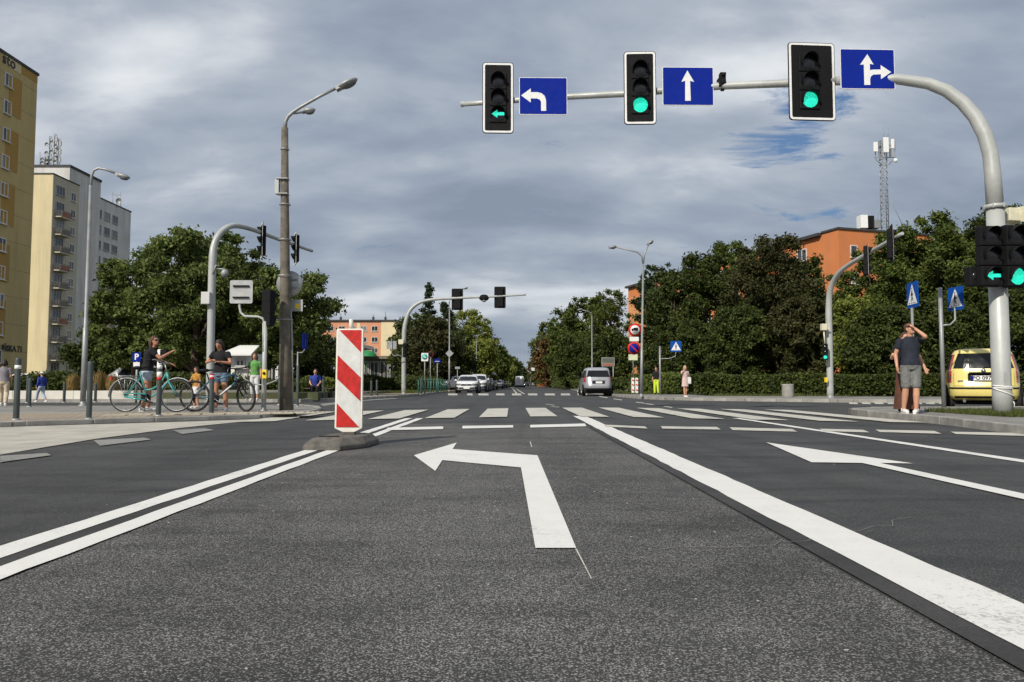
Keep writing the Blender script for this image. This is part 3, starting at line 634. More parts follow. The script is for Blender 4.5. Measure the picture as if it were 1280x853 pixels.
# --- concrete lamp post
b0 = G(357.5, 513, .08); Y0 = b0.y
t = thing('concrete_lamp_post', 'rough brown concrete lamp post with long raised arm and two lamp heads', 'street lamp', b0)
b = MB(); b.tube([b0, P(356.5, 400, Y0), P(356, 250, Y0), P(356, 160, Y0)], [.155, .125, .095, .078], 18); part(b, 'concrete_pole', 'conc_pole', t)
b = MB(); b.tube([P(x, y, Y0) for x, y in ((356, 164), (357, 152), (360, 146), (366, 140.5), (376, 134), (398, 121.5), (421, 110))], [.05, .045, .042, .04, .038, .036, .034], 12); part(b, 'long_arm', 'galv', t)
b = MB(); b.tube([P(364, 142, Y0), P(372, 141.5, Y0+.5), P(380, 140, Y0+1)], .028, 10); part(b, 'short_arm', 'galv', t)
def lamphead(t, px, py, Y, L, ang, yaw=0, w=.16, under='lens_off'):
    q = P(px, py, Y); Mx = Matrix.Rotation(yaw, 3, 'Z') @ Matrix.Rotation(-ang, 3, 'Y')
    b = MB(); b.ell(q, (L/2, w, .075), 16, 8, Mx); b.box(q+Mx @ Vector((-L*.38, 0, 0)), (L*.3, w*1.1, .09), M=Mx); hd = part(b, 'lamp_head', 'galv', t)
    b = MB(); b.ell(q+Mx @ Vector((L*.06, 0, -.045)), (L*.34, w*.8, .06), 14, 8, Mx); part(b, 'lamp_glass', mat('lamp_glass_bowl', (.12, .13, .13), .2, 0, .1), hd)
lamphead(t, 434, 105, Y0, .56, R(27)); lamphead(t, 386, 138.5, Y0+1.1, .34, R(8), w=.1)
b = MB(); q = P(347, 234, Y0-.05); b.box(q, (.09, .14, .34)); b.box(q+Vector((.12, 0, .19)), (.28, .2, .02)); b.box(q+Vector((.12, 0, -.17)), (.28, .2, .02)); part(b, 'relay_box', 'pole', t)
b = MB(); b.tube([P(366, 512, Y0), P(365, 420, Y0), P(363.5, 388, Y0)], .022, 8); part(b, 'conduit', 'galv', t)
for y in (187, 256, 300, 345, 400):
    b = MB(); q = P(356.2, y, Y0); b.lathe([(.10+.0004*(y-180), -.012), (.104+.0004*(y-180), 0), (.10+.0004*(y-180), .012)], q, 18); part(b, 'steel_band', 'galv', t)
q = P(362, 355, Y0+.22); t = thing('round_sign_back', 'round grey back of a sign behind the concrete lamp post', 'road sign', q)
b = MB(); b.lathe([(0, .0), (.31, 0), (.31, .02), (0, .02)], q, 28, Matrix.Rotation(R(90), 3, 'X')); part(b, 'disc', 'alu', t)
b = MB(); b.box((q.x, q.y-.04, q.z+.1), (.4, .03, .03)); b.box((q.x, q.y-.04, q.z-.1), (.4, .03, .03)); part(b, 'rail', 'galv', t)
q = P(368, 382, Y0+.25); t = thing('plate_sign', 'small grey and yellow plate below the round sign back', 'road sign', q)
b = MB(); b.box(q, (.4, .015, .28)); part(b, 'plate', 'alu', t); b = MB(); b.box((q.x+.08, q.y-.012, q.z-.02), (.12, .006, .12)); part(b, 'yellow_patch', 'yellow', t)

# --- steel lamp posts
def lamppost(label, base, top, arms, r=.075, group=None, rt=.045):
    Y0 = base.y; t = thing('street_lamp', label, 'street lamp', base, group)
    b = MB(); tp = P(top[0], top[1], Y0); b.tube([base, base+(tp-base)*.35, base+(tp-base)*.352, tp], [r, r*.9, r*.72, rt], 12); part(b, 'pole', 'galv', t); base_flange(t, base.x, base.y, base.z, r)
    for pts, hx, hy, L, ang in arms:
        b = MB(); b.tube([P(x, y, Y0) for x, y in pts], rt*.8, 8); part(b, 'arm', 'galv', t)
        lamphead(t, hx, hy, Y0, L, ang, 0 if L > 0 else 0, .12)
lamppost('slim steel street lamp in front of the pale tower block, head to the right', G(103.5, 507.5, .08), (113.5, 232), [(((113.5, 236), (114.5, 220), (117, 213.5), (123, 210.5), (132, 212), (147, 217.5)), 154, 220.5, .4, R(-15))])
lamppost('tall twin headed street lamp standing beside the round prohibition signs', G(801.5, 495.8, .12), (804, 330), [(((804, 332), (802.5, 321), (797, 315.5), (770, 309)), 766, 309, .36, R(12)), (((804, 332), (805.5, 318), (811, 305)), 813, 303, .36, R(40))])
lamppost('slim grey street lamp behind the silver car, head to the left', Vector((XY(740, 72), 72, .12)), (739.8, 394), [(((739.8, 396), (738.5, 391), (734, 389), (726, 387.5)), 725, 387, .5, R(10))])
lamppost('street lamp rising above the far mast arm with grey diamond sign', Vector((XY(561.8, 62), 62, .12)), (561.8, 380), [(((561.8, 382), (562.5, 373), (567, 368), (577, 363)), 581.5, 360.5, .5, R(12))])
lamppost('pale distant street lamp among the left roadside trees', Vector((XY(595.5, 95), 95, .12)), (595.5, 425), [(((595.5, 427), (597, 420), (604, 417)), 606, 416.5, .5, R(10))])

# ================================================================== DELINEATOR BOARD
YB = 8.45; cx = P(436.5, 480, YB).x
t = thing('delineator_board', 'red and white striped delineator board on a dark rubber foot', 'traffic delineator', (cx, YB, .01))
def bq(u, v):     # crop pixels of the board -> board plane
    return P(370+u/4.2667, 380+v/4.2667, YB)
S = M_['signwhite']; REDM = mat('striped_red_film', (.50, .013, .010), .42, 0, .22, 14); WF = mat('reflective_white_film', (.62, .63, .61), .35, 0, .10, 9)
shell = [(216, 138), (222, 133), (352, 132), (360, 137), (352, 664), (300, 690), (294, 712), (268, 712), (260, 690), (205, 664)]
b = MB(); b.prism(shell, lambda u, v, s: bq(u, v)+Vector((0, .05*s, 0))); part(b, 'board', mat('white_plastic_board', (.74, .72, .64), .5, 0, .08, 8, dirt=.15), t, bevel=.006)
b = MB(); b.prism([(226, 140), (348, 140), (341, 657), (215, 657)], lambda u, v, s: bq(u, v)+Vector((0, -.004+.003*s, 0))); part(b, 'white_film', WF, t)
for pl in ([(232, 140), (348, 140), (346, 258)], [(223, 274), (345, 393), (343, 519), (220, 400)], [(218, 530), (336, 657), (215, 657)]):
    b = MB(); b.prism(pl, lambda u, v, s: bq(u, v)+Vector((0, -.008+.004*s, 0))); part(b, 'red_stripe', REDM, t)
b = MB(); q0 = bq(292, 140)+Vector((0, .025, 0)); q1 = bq(292, 84)+Vector((0, .025, 0)); b.tube([q0, q1, q1+Vector((0, 0, .008))], [.024, .024, .016], 12); part(b, 'top_tube', mat('white_plastic_board', (0, 0, 0)), t)
b = MB(); x, y = cx-.03, YB-.05
foot = [(-.36, -.62), (.10, -.66), (.33, -.30), (.37, .28), (.22, .50), (-.16, .52), (-.33, .2)]
def ft(s, z): return [(x+.01+u*s*.86, y+v*s, z) for u, v in foot]
n = len(foot); b.add(ft(1, .012)+ft(1.0, .055)+ft(.78, .125), [tuple(range(2*n, 3*n))]+[(i, (i+1) % n, (i+1) % n+n, i+n) for i in range(n)]+[(i+n, (i+1) % n+n, (i+1) % n+2*n, i+2*n) for i in range(n)])
ft_ = part(b, 'rubber_foot', 'rubber', t, bevel=.012)
b = MB(); b.box((x-.1, y-.30, .128), (.20, .10, .008), .1); part(b, 'grip_slot', 'black', ft_)
b = MB(); b.box((x+.03, y+.06, .13), (.14, .12, .05)); part(b, 'socket', 'rubber', ft_)

# ================================================================== BOLLARDS AND POSTS
def bollard(label, px, y0, y1, zb, r, bands=None, m='dkgreen', group='bollards', name='bollard'):
    b0 = G(px, y1, zb); h = P(px, y0, b0.y).z-zb; t = thing(name, label, 'bollard', b0, group)
    b = MB(); b.lathe([(r, 0), (r, h-.03), (r*.9, h-.008), (r*.5, h), (0, h)], b0, 16); part(b, 'post', m, t)
    b = MB(); b.lathe([(r*1.5, 0), (r*1.45, .025), (r*1.03, .03)], b0, 16); part(b, 'collar', 'galv', t)
    for a, c, mm in (bands or []):
        b = MB(); b.lathe([(r*1.0, h*a), (r*1.05, h*a), (r*1.05, h*c), (r*1.0, h*c)], b0, 16); part(b, 'band', mm, t)
bollard('dark grey bollard nearest the left photo edge, white reflector near its top', 20, 447.5, 525.5, .08, .048, [(.82, .88, 'signwhite')])
bollard('dark grey bollard right of the slim steel street lamp', 111, 452, 524.5, .08, .045)
bollard('bollard with white and red banded top in front of the turquoise bicycle', 198, 456, 520.5, .08, .045, [(.70, .76, 'red'), (.76, .86, 'signwhite'), (.92, .99, 'signwhite')])
bollard('bollard with red and white top in front of the mountain bike rear wheel', 264, 467, 517.8, .08, .045, [(.86, .91, 'red'), (.91, .95, 'signwhite'), (.95, .985, 'red')])
for px, a, c, lb in ((36.5, 473, 509, 'slender dark post beside the walker in blue'), (34, 470, 504, 'slender dark post behind the one beside the walker in blue'), (80, 478, 503.5, 'slender dark post before the white wall, left of the steel lamp'), (119, 479, 503, 'slender dark post before the white wall, right of the steel lamp'),
                 (349, 470, 506.5, 'slender post left of the concrete lamp post'), (372, 456, 508.5, 'thin tall post right of the concrete lamp post')):
    bollard(lb, px, a, c, .08, .045 if a > 460 else .03, group='slender dark posts')
for px, a, c, lb in ((464, 476, 496, 'far grey post right of the striped board, left of its pair'), (471, 475, 495.6, 'far grey post right of the striped board, right of its pair'), (404, 470, 498.5, 'far post beside the seated man in blue'), (526, 474, 493.4, 'dark post at the left end of the green railing')):
    bollard(lb, px, a, c, .12, .05, group='posts on the far pavement')

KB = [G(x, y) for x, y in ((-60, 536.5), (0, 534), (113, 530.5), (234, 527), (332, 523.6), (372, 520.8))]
sheet('kerb_dark_strip', [(q.x, q.y+.06) for q in KB]+[(q.x-.02, q.y-.34) for q in reversed(KB)], .014, A_SEAM)  # dark strip laid along the foot of the left kerb
# ================================================================== SIGNS
def pole(t, x, y, z0, z1, r=.03, m='galv', name='pole'):
    b = MB(); b.tube([(x, y, z0), (x, y, z1)], r, 10); return part(b, name, m, t)
PED = [[(.50, .30), (.535, .34), (.53, .40), (.60, .50), (.57, .53), (.53, .48), (.53, .56), (.60, .72), (.56, .74), (.50, .62), (.43, .76), (.39, .74), (.46, .58), (.455, .46), (.42, .53), (.39, .51), (.45, .41), (.465, .34)]]
def crossing_sign(label, x0, x1, y0, y1, Y, yaw, px_pole, ybase, bracket=True, zb=.12, h0=None):
    q = P((x0+x1)/2, (y0+y1)/2, Y); s = P((x0+x1)/2, y0, Y).z-P((x0+x1)/2, y1, Y).z
    t = thing('crossing_sign', label, 'road sign', (0, 0, 0), 'pedestrian crossing signs')
    b = MB(); b.prism(rrect(s, s, .04), lambda u, v, k: (u, .02*k, v)); part(b, 'panel', 'azure', t)
    b = MB(); b.prism([(0, s*.42), (s*.44, -s*.36), (-s*.44, -s*.36)], lambda u, v, k: (u, -.004+.003*k, v)); part(b, 'white_triangle', 'signwhite', t)
    f = MB()
    for pl in PED: f.prism([((u-.5)*s*1.0, (.5-v)*s*1.0+0) for u, v in pl], lambda u, v, k: (u, -.008+.003*k, v))
    f.ell((.0*s, -.006, .25*s), (s*.035, .003, s*.035), 8, 5)
    for k in range(4): f.box(((-.24+.16*k)*s, -.0065, -.31*s), (s*.07, .003, s*.035))
    part(f, 'walking_figure', 'black', t)
    b = MB(); b.box((0, .035, s*.2), (s*.6, .02, .03)); b.box((0, .035, -s*.2), (s*.6, .02, .03)); part(b, 'back_rail', 'galv', t)
    t.location = q; t.rotation_euler = (0, 0, yaw)
    if px_pole is not None:
        bx = P(px_pole, ybase, Y) if h0 is None else None
        pt = thing('sign_post', label.replace('crossing sign', 'post carrying the crossing sign'), 'post', (XY(px_pole, Y), Y, zb))
        top = P(px_pole, h0 or y0, Y).z if h0 else q.z-s/2
        pole(pt, pt.location.x, Y, zb, top, .05 if bracket else .03)
        if bracket:
            b = MB(); p = Vector((pt.location.x, Y, 0)); zt = q.z-s/2
            b.tube([Vector((p.x, Y, zt-.38)), Vector((p.x+(q.x-p.x)*.6, Y, zt-.36)), Vector((p.x+(q.x-p.x)*.95, Y, zt-.24)), Vector((q.x, Y+.03, zt-.02)), Vector((q.x, Y+.04, q.z))], .024, 8); part(b, 'bent_bracket', 'galv', pt)
crossing_sign('blue crossing sign directly above the man in shorts', 1134.5, 1146, 353, 385, 18.0, R(-96), 1142, 505, False)
crossing_sign('blue crossing sign on a bent bracket above the yellow car', 1186.5, 1201.5, 359, 388, 18.6, R(-86), 1178, 508, True, .1, 360)
crossing_sign('blue crossing sign on a bent bracket near the worker in neon trousers', 838.5, 851.5, 426.5, 440, 40.7, R(-5), 825, 494, True, .12, 433)
# round prohibition signs beside the twin lamp
YS = 47; xs = XY(791.5, YS)
t = thing('sign_post', 'post with round truck ban and no parking signs next to the twin headed lamp', 'post', (xs, YS, .12)); pole(t, xs, YS, .12, P(791, 402, YS).z, .035)
def disc(t, name, px, py, r, m, dy=0, n=28):
    q = P(px, py, YS-.06-dy); b = MB(); b.lathe([(0, 0), (r, 0), (r, .012), (0, .012)], q, n, Matrix.Rotation(R(90), 3, 'X')); return part(b, name, m, t)
k = YS/F
t = thing('truck_ban_sign', 'round red rimmed sign with black lorry picture, top of the post', 'road sign', P(793.8, 412.7, YS)); disc(t, 'red_rim', 793.8, 412.7, 8.2*k, 'red'); disc(t, 'white_face', 793.8, 412.7, 5.8*k, 'signwhite', .014)
q = P(793.8, 412.0, YS-.09); b = MB(); b.box((q.x+.04, q.y, q.z+.03), (.30, .008, .16)); b.box((q.x-.17, q.y, q.z), (.1, .008, .11)); b.box((q.x, q.y, q.z-.06), (.36, .008, .03)); [b.lathe([(0, 0), (.035, 0), (.035, .008), (0, .008)], (q.x+d, q.y, q.z-.08), 10, Matrix.Rotation(R(90), 3, 'X')) for d in (-.15, .06, .14)]; part(b, 'lorry_picture', 'black', t)
text('weight_text', '10 t', .16, M_['black'], t, Matrix.Translation((q.x, q.y, q.z-.17)) @ FRONT, .004)
t = thing('plate_sign', 'small white plate between the two round signs', 'road sign', P(792.7, 424, YS)); q = P(792.7, 424, YS-.06); b = MB(); b.prism(rrect(11.6*k, 5.4*k, .02), lambda u, v, s: (q.x+u, q.y+.01*s, q.z+v)); part(b, 'plate', 'signwhite', t)
t = thing('no_parking_sign', 'round blue sign with red rim and red diagonal bar', 'road sign', P(792.3, 435.5, YS)); disc(t, 'red_rim', 792.3, 435.5, 8*k, 'red'); disc(t, 'blue_face', 792.3, 435.5, 6*k, 'blue', .014)
q = P(792.3, 435.5, YS-.09); b = MB(); b.box(q, (12*k, .008, .07), M=Matrix.Rotation(R(45), 3, 'Y')); part(b, 'red_bar', 'red', t)
t = thing('plate_sign', 'white and yellow plate below the blue no parking sign', 'road sign', P(791.3, 446.8, YS)); q = P(791.3, 446.8, YS-.06); b = MB(); b.prism(rrect(11.4*k, 7.4*k, .02), lambda u, v, s: (q.x+u, q.y+.01*s, q.z+v)); part(b, 'plate', mat('pale_green_plate', (.62, .66, .45), .5, 0, .08), t)
for px, lb in ((790.8, 'left of two white and red marker boards at the post foot'), (795.6, 'right of two white and red marker boards at the post foot')):
    b0 = Vector((XY(px, 44), 44, .12)); t = thing('marker_board', lb, 'traffic delineator', b0, 'marker boards by the sign post'); b = MB(); b.box((b0.x, b0.y, .12+.47), (.16, .04, .95)); part(b, 'board', 'signwhite', t)
    for z in (.35, .65, .92): b = MB(); b.box((b0.x+.01, b0.y-.024, z), (.13, .006, .08), M=Matrix.Rotation(R(35), 3, 'Y')); part(b, 'red_stripe', 'red', t)
Yq = 66; q = P(760, 452.5, Yq); t = thing('billboard', 'small roadside billboard behind the silver car', 'billboard', (q.x, q.y, .12))
for dx in (-.45, .45): pole(t, q.x+dx, q.y, .12, q.z, .05, name='leg')
b = MB(); b.box(q, (1.15, .12, .78)); part(b, 'frame', 'galv', t); b = MB(); b.box((q.x, q.y-.065, q.z+.12), (1.0, .012, .38)); part(b, 'dark_poster', mat('poster_green', (.10, .12, .09), .5), t); b = MB(); b.box((q.x, q.y-.065, q.z-.24), (1.0, .012, .2)); part(b, 'red_brown_strip', mat('poster_red', (.34, .13, .08), .5), t)
# left far signs
def signpost(label, cat, px, py, Y, w, h, m, zb=.12, r=.03, extra=None, shape='rect', name='street_sign', ang=0, yaw=0):
    q = P(px, py, Y); t = thing(name, label, cat, (q.x, Y, zb)); pole(t, q.x, Y+.03, zb, q.z+h*.4, r)
    b = MB(); pl = rrect(w, h, .03) if shape == 'rect' else [(0, h/2), (w/2, 0), (0, -h/2), (-w/2, 0)] if shape == 'dia' else [(0, h/2), (w/2, -h/2), (-w/2, -h/2)] if shape == 'tri' else [(w/2*math.cos(R(a)), w/2*math.sin(R(a))) for a in range(0, 360, 18)]
    b.prism(pl, lambda u, v, s: (q.x+u, Y-.02+.015*s, q.z+v)); o = part(b, 'panel', m, t); return t, q
TEAL = mat('teal_sign_film', (.02, .42, .36), .45, 0, .08)
t, q = signpost('white sign with a teal round emblem by the green railing', 'sign', 531, 446.6, 46, .42, .5, 'signwhite'); b = MB(); b.lathe([(0, 0), (.17, 0), (.17, .01), (0, .01)], (q.x, q.y-.025, q.z+.02), 20, Matrix.Rotation(R(90), 3, 'X')); part(b, 'emblem', TEAL, t)
b = MB(); b.box((q.x, q.y-.037, q.z+.0), (.2, .006, .05), M=Matrix.Rotation(R(20), 3, 'Y')); part(b, 'emblem_wave', 'signwhite', t)
t, q = signpost('blue street name sign on a thin post left of the grey diamond', 'sign', 546.7, 452, 50, .42, .16, 'blue'); b = MB(); b.box((q.x-.03, q.y-.025, q.z+.12), (.34, .012, .1)); part(b, 'upper_plate', 'blue', t); b = MB(); b.box((q.x, q.y-.03, q.z), (.3, .008, .03)); part(b, 'white_lettering', 'signwhite', t)
t, q = signpost('dark red rimmed round sign right behind the teal sign', 'road sign', 538, 443, 52, .42, .42, mat('dark_red_rim', (.14, .012, .012), .5, 0, .1), shape='round'); b = MB(); b.lathe([(0, 0), (.16, 0), (.16, .01), (0, .01)], (q.x, q.y-.025, q.z), 20, Matrix.Rotation(R(90), 3, 'X')); part(b, 'dark_face', 'black', t)
q = P(561.8, 442, 61.8); t = thing('diamond_sign', 'grey back of a diamond sign on the lamp post above the white car', 'road sign', q); b = MB(); b.prism([(0, .33), (.33, 0), (0, -.33), (-.33, 0)], lambda u, v, s: (q.x+u, q.y+.015*s, q.z+v)); part(b, 'panel', 'alu', t)
signpost('small pale sign on a post left of the front white car', 'road sign', 571.8, 460, 66, .42, .2, 'alu')
signpost('pale triangular sign back beyond the white cars', 'road sign', 595, 461, 100, .7, .62, 'signwhite', shape='tri')
signpost('square grey sign back left of the triangular one', 'road sign', 590, 464.5, 98, .5, .5, 'alu')
q = P(488, 439.5+0, 43.5); t = thing('road_sign', 'small square sign back with rails on a bent bracket, left of the far mast', 'road sign', P(489.5, 431.5, 43.5)); c_ = t.location
b = MB(); b.box(c_, (.56, .02, .46)); part(b, 'panel', 'alu', t); b = MB(); b.tube([P(x, y, 43.45) for x, y in ((489.5, 424), (489.5, 442), (492, 445), (498, 444), (503.5, 447))], .03, 6); part(b, 'bent_bracket', 'galv', t)
t, q = signpost('white T shaped sign at the far end of the road', 'sign', 663.5, 461.5, 190, 1.9, .9, 'signwhite', r=.12)
q = G(171, 498, .1); t = thing('parking_sign', 'small blue parking sign behind the woman with the turquoise bicycle', 'road sign', (P(171, 446, 24).x, 24, .1)); q = P(171, 446.5, 24)
pole(t, q.x, 24.03, .1, q.z, .035); b = MB(); b.box(q, (.26, .02, .28)); part(b, 'blue_plate', 'blue', t); b = MB(); b.box((q.x, q.y, q.z-.24), (.2, .02, .15)); part(b, 'white_plate', 'signwhite', t)
text('letter', 'P', .26, M_['signwhite'], t, Matrix.Translation((q.x, q.y-.016, q.z)) @ FRONT, .008)
q = P(199.5, 446, 17.9); t = thing('parking_meter', 'white post with black box just right of the woman with the turquoise bicycle', 'post', (q.x, 17.9, .08))
b = MB(); b.tube([(q.x, 17.9, .08), (q.x, 17.9, P(199, 437, 17.9).z)], .05, 12); part(b, 'post', 'signwhite', t); b = MB(); b.box((q.x+.13, 17.85, q.z+.06), (.14, .12, .2)); part(b, 'black_box', 'black', t)
for z, m in ((.55, 'black'), (.72, 'red')): b = MB(); b.lathe([(.052, 0), (.052, .1)], (q.x, 17.9, z), 12); part(b, 'band', m, t)
q = P(381.5, 427, 30); t = thing('crossing_sign', 'narrow blue sign seen edge on, on a bracket left of the striped board', 'road sign', (XY(372, 30), 30, .1)); b = MB(); b.box(q, (.62, .02, .62), R(88)); part(b, 'panel', 'blue', t)
pole(t, t.location.x+.0, 30, .1, P(372, 440, 30).z, .03); b = MB(); b.tube([P(372, 441, 30), P(378, 441, 30), P(381, 437, 30), P(381.5, 425, 30.03)], .025, 6); part(b, 'bent_bracket', 'galv', t)
# concrete bin
b0 = G(985, 496.5, .12); t = thing('concrete_bin', 'pale concrete litter bin by the hedge on the far right pavement', 'bin', b0); b = MB()
b.lathe([(.24, 0), (.26, .04), (.255, .54), (.27, .58), (.22, .58), (.2, .5), (0, .5)], b0, 20); part(b, 'body', mat('pale_concrete', (.34, .33, .30), .9, 0, .12, 5, .4, 40, dirt=.3), t)
# green railing on far left
RG = mat('green_railing_paint', (.03, .16, .12), .5, 0, .1)
t = thing('railing', 'dark green railing of short uprights on the far left pavement', 'railing', (-5.9, 48, .12))
A, B = Vector((-5.62, 45.5, .12)), Vector((-5.3, 62, .12))
for z in (.35, .85): b = MB(); b.tube([A+Vector((0, 0, z)), B+Vector((0, 0, z))], .03, 6); part(b, 'rail', RG, t)
for i in range(12):
    q = A.lerp(B, i/11); b = MB(); b.tube([q, q+Vector((0, 0, .95))], .035, 6); part(b, 'upright', RG, t)
# cable fence by concrete post
t = thing('chain_barrier', 'low dark tube barrier behind the mountain bike front wheel', 'barrier', (P(310, 480, 21).x, 21, .08))
b = MB(); b.tube([P(x, y, 21) for x, y in ((302, 468), (306, 474), (316, 480), (330, 482), (345, 476), (349, 472))], .022, 6); part(b, 'tube', 'galv', t)

# ================================================================== VEHICLES (local: rear looks at -Y)
NE = 5.0
class CarShape:
    def __init__(s, lv, n=NE): s.lv = lv; s.n = n
    def at(s, z):
        L = s.lv
        for a, b in zip(L, L[1:]):
            if z <= b[0]: k = (z-a[0])/(b[0]-a[0]+1e-9); return [a[i]+(b[i]-a[i])*k for i in range(4)]
        return L[-1]
    def pt(s, f, a, z, off):
        _, yr, yf, w = s.at(z); yc, L = (yr+yf)/2, (yf-yr)/2; n = s.n; r = max(0, 1-abs(a)**n)**(1/n)
        if f == 'R': return (a*w, yc-L*r-off, z)
        if f == 'F': return (a*w, yc+L*r+off, z)
        sx = 1 if f == 'S+' else -1
        return (sx*(w*r+off), yc+a*L, z)
    def patch(s, name, m, par, f, a0, a1, z0, z1, off=.006, na=8, nz=3, a0t=None, a1t=None):
        b = MB(); vs = []; na = na*3
        a0t = a0 if a0t is None else a0t; a1t = a1 if a1t is None else a1t
        for o_ in (off, off-.014):
            for j in range(nz+1):
                t = j/nz; z = z0+(z1-z0)*t; A0 = a0+(a0t-a0)*t; A1 = a1+(a1t-a1)*t
                for i in range(na+1): vs.append(s.pt(f, A0+(A1-A0)*i/na, z, o_))
        K = (na+1)*(nz+1); fs = []
        for j in range(nz):
            for i in range(na):
                q = j*(na+1)+i; fs += [(q, q+1, q+na+2, q+na+1)]
        ring = [i for i in range(na+1)]+[j*(na+1)+na for j in range(1, nz+1)]+[nz*(na+1)+i for i in range(na-1, -1, -1)]+[j*(na+1) for j in range(nz-1, 0, -1)]
        fs += [(ring[i], ring[(i+1) % len(ring)], ring[(i+1) % len(ring)]+K, ring[i]+K) for i in range(len(ring))]
        b.add(vs, fs, False); return part(b, name, m, par)
    def body(s, m, par, name='body'):
        b = MB(); n = 44; vs = []
        for z, yr, yf, w in s.lv:
            yc, L = (yr+yf)/2, (yf-yr)/2
            for k in range(n):
                t = 2*math.pi*k/n; c, q = math.cos(t), math.sin(t); e = 2/s.n
                vs.append((w*math.copysign(abs(c)**e, c), yc+L*math.copysign(abs(q)**e, q), z))
        m_ = len(s.lv); b.add(vs, [(i*n+k, i*n+(k+1) % n, (i+1)*n+(k+1) % n, (i+1)*n+k) for i in range(m_-1) for k in range(n)], True)
        b.add([vs[k] for k in range(n)], [tuple(reversed(range(n)))]); b.add([vs[(m_-1)*n+k] for k in range(n)], [tuple(range(n))])
        o = part(b, name, m, par)
        bm = bmesh.new(); bm.from_mesh(o.data); bmesh.ops.remove_doubles(bm, verts=bm.verts, dist=.0005); bmesh.ops.recalc_face_normals(bm, faces=bm.faces)
        for f in bm.faces: f.smooth = True
        bm.to_mesh(o.data); bm.free(); return o
def wheels(t, w, yr, yf, r=.31, tw=.2):
    for y in (yr, yf):
        for sx in (-1, 1):
            b = MB(); Mx = Matrix.Rotation(R(90), 3, 'Y'); b.lathe([(r+.05, -.02), (r+.05, .02), (0, .02)], (sx*(w-.012), y, r+.02), 24, Mx); part(b, 'wheel_arch', 'black', t)
            b = MB(); b.lathe([(r*.62, -tw/2), (r*.9, -tw/2), (r, -tw/2+.03), (r, tw/2-.03), (r*.9, tw/2), (r*.62, tw/2)], (sx*(w-.07), y, r), 24, Mx); ty = part(b, 'wheel', 'tyre', t)
            b = MB(); b.lathe([(0, -.03), (r*.2, -.03), (r*.63, .0), (r*.63, -.08)], (sx*(w-.07+tw/2*.8*1), y, r), 20, Mx if sx > 0 else Mx); 
            for k in range(5): a = k*1.2566; b.box((sx*(w+.028), y+math.cos(a)*r*.33, r+math.sin(a)*r*.33), (.02, .06, r*.5), M=Matrix.Rotation(-a+R(90), 3, 'X'))
            part(b, 'rim', 'rim', ty)
def underbody(t, w, yr, yf): b = MB(); b.box((0, (yr+yf)/2, .24), (w*1.7, yf-yr-.3, .16)); part(b, 'underbody', 'black', t)
def plate(t, y, z, s=1, txt=None, w=.52, x=0):
    b = MB(); b.box((x, y, z), (w, .012, .115)); p = part(b, 'number_plate', 'signwhite', t)
    b = MB(); b.box((x-w*.46*s, y-.008*s, z), (.045, .006, .11)); part(b, 'blue_band', 'blue', p)
    if txt: text('plate_text', txt, .125, M_['black'], p, Matrix.Translation((x+.02, y-.010, z-.002)) @ FRONT, .002, .002)
RL = mat('red_tail_lens', (.42, .01, .01), .18, 0, .15, 12, coat=.6); CL = mat('clear_lamp_lens', (.10, .105, .11), .2, 0, .15, 14, coat=.2)
TRIM = mat('black_trim', (.010, .010, .011), .7, 0, .2, 8, spec=.2)

# yellow hatchback seen from behind
YEL = mat('pale_yellow_paint', (.74, .61, .19), .28, 0, .04, 2, coat=.6, dirt=.06)
t = thing('parked_car', 'pale yellow small hatchback partly behind the thick right mast', 'car', (0, 0, 0))
S1 = CarShape([(.26, -1.60, 1.60, .70), (.30, -1.70, 1.68, .76), (.40, -1.76, 1.74, .79), (.62, -1.77, 1.76, .795), (.68, -1.73, 1.74, .795), (.80, -1.71, 1.66, .79), (.95, -1.69, 1.20, .785), (1.02, -1.67, .95, .765), (1.25, -1.60, .60, .705), (1.42, -1.53, .35, .655), (1.50, -1.47, .18, .60), (1.54, -1.35, .0, .50), (1.55, -1.0, -.3, .3)], 5.5)
S1.body(YEL, t)
S1.patch('rear_window', CARGLASS, t, 'R', -.84, .84, 1.05, 1.42, .01, a0t=-.80, a1t=.80)
S1.patch('bumper_strip', TRIM, t, 'R', -.93, .93, .545, .585, .012, 14, 1)
S1.patch('lower_valance', TRIM, t, 'R', -.80, .80, .27, .37, .008, 12, 2)
for sx in (-1, 1):
    a, b_ = (.86, .975) if sx > 0 else (-.975, -.86)
    S1.patch('tail_light', RL, t, 'R', a, b_, .70, .985, .016, 5, 4)
    S1.patch('upper_tail_light', RL, t, 'R', *((.89, .975) if sx > 0 else (-.975, -.89)), 1.0, 1.40, .014, 4, 5)
    S1.patch('reverse_lens', CL, t, 'R', *((.87, .96) if sx > 0 else (-.96, -.87)), .80, .86, .022, 4, 1)
    S1.patch('side_window', CARGLASS, t, 'S+' if sx > 0 else 'S-', -.78, -.15, 1.03, 1.40, .008, 6, 3); S1.patch('side_window', CARGLASS, t, 'S+' if sx > 0 else 'S-', -.10, .62, 1.03, 1.40, .008, 6, 3, -.10, .80)
    b = MB(); b.ell((sx*.86, .55, 1.06), (.09, .05, .07)); part(b, 'wing_mirror', TRIM, t)
S1.patch('windscreen', CARGLASS, t, 'F', -.85, .85, 1.03, 1.42, .01)
for a0_, a1_ in ((-.80, -.795), (.795, .80)): S1.patch('tailgate_seam', TRIM, t, 'R', a0_, a1_, .62, 1.02, .003, 1, 4)
S1.patch('tailgate_seam', TRIM, t, 'R', -.80, .80, .615, .622, .003, 10, 1)
S1.patch('plate_recess', TRIM, t, 'R', -.42, .42, .74, .92, .004, 6, 2)
plate(t, -1.765, .81, 1, 'PO 097EE', .54)
b = MB(); b.box((0, -1.735, .935), (.62, .05, .035)); part(b, 'boot_handle', TRIM, t, bevel=.008)
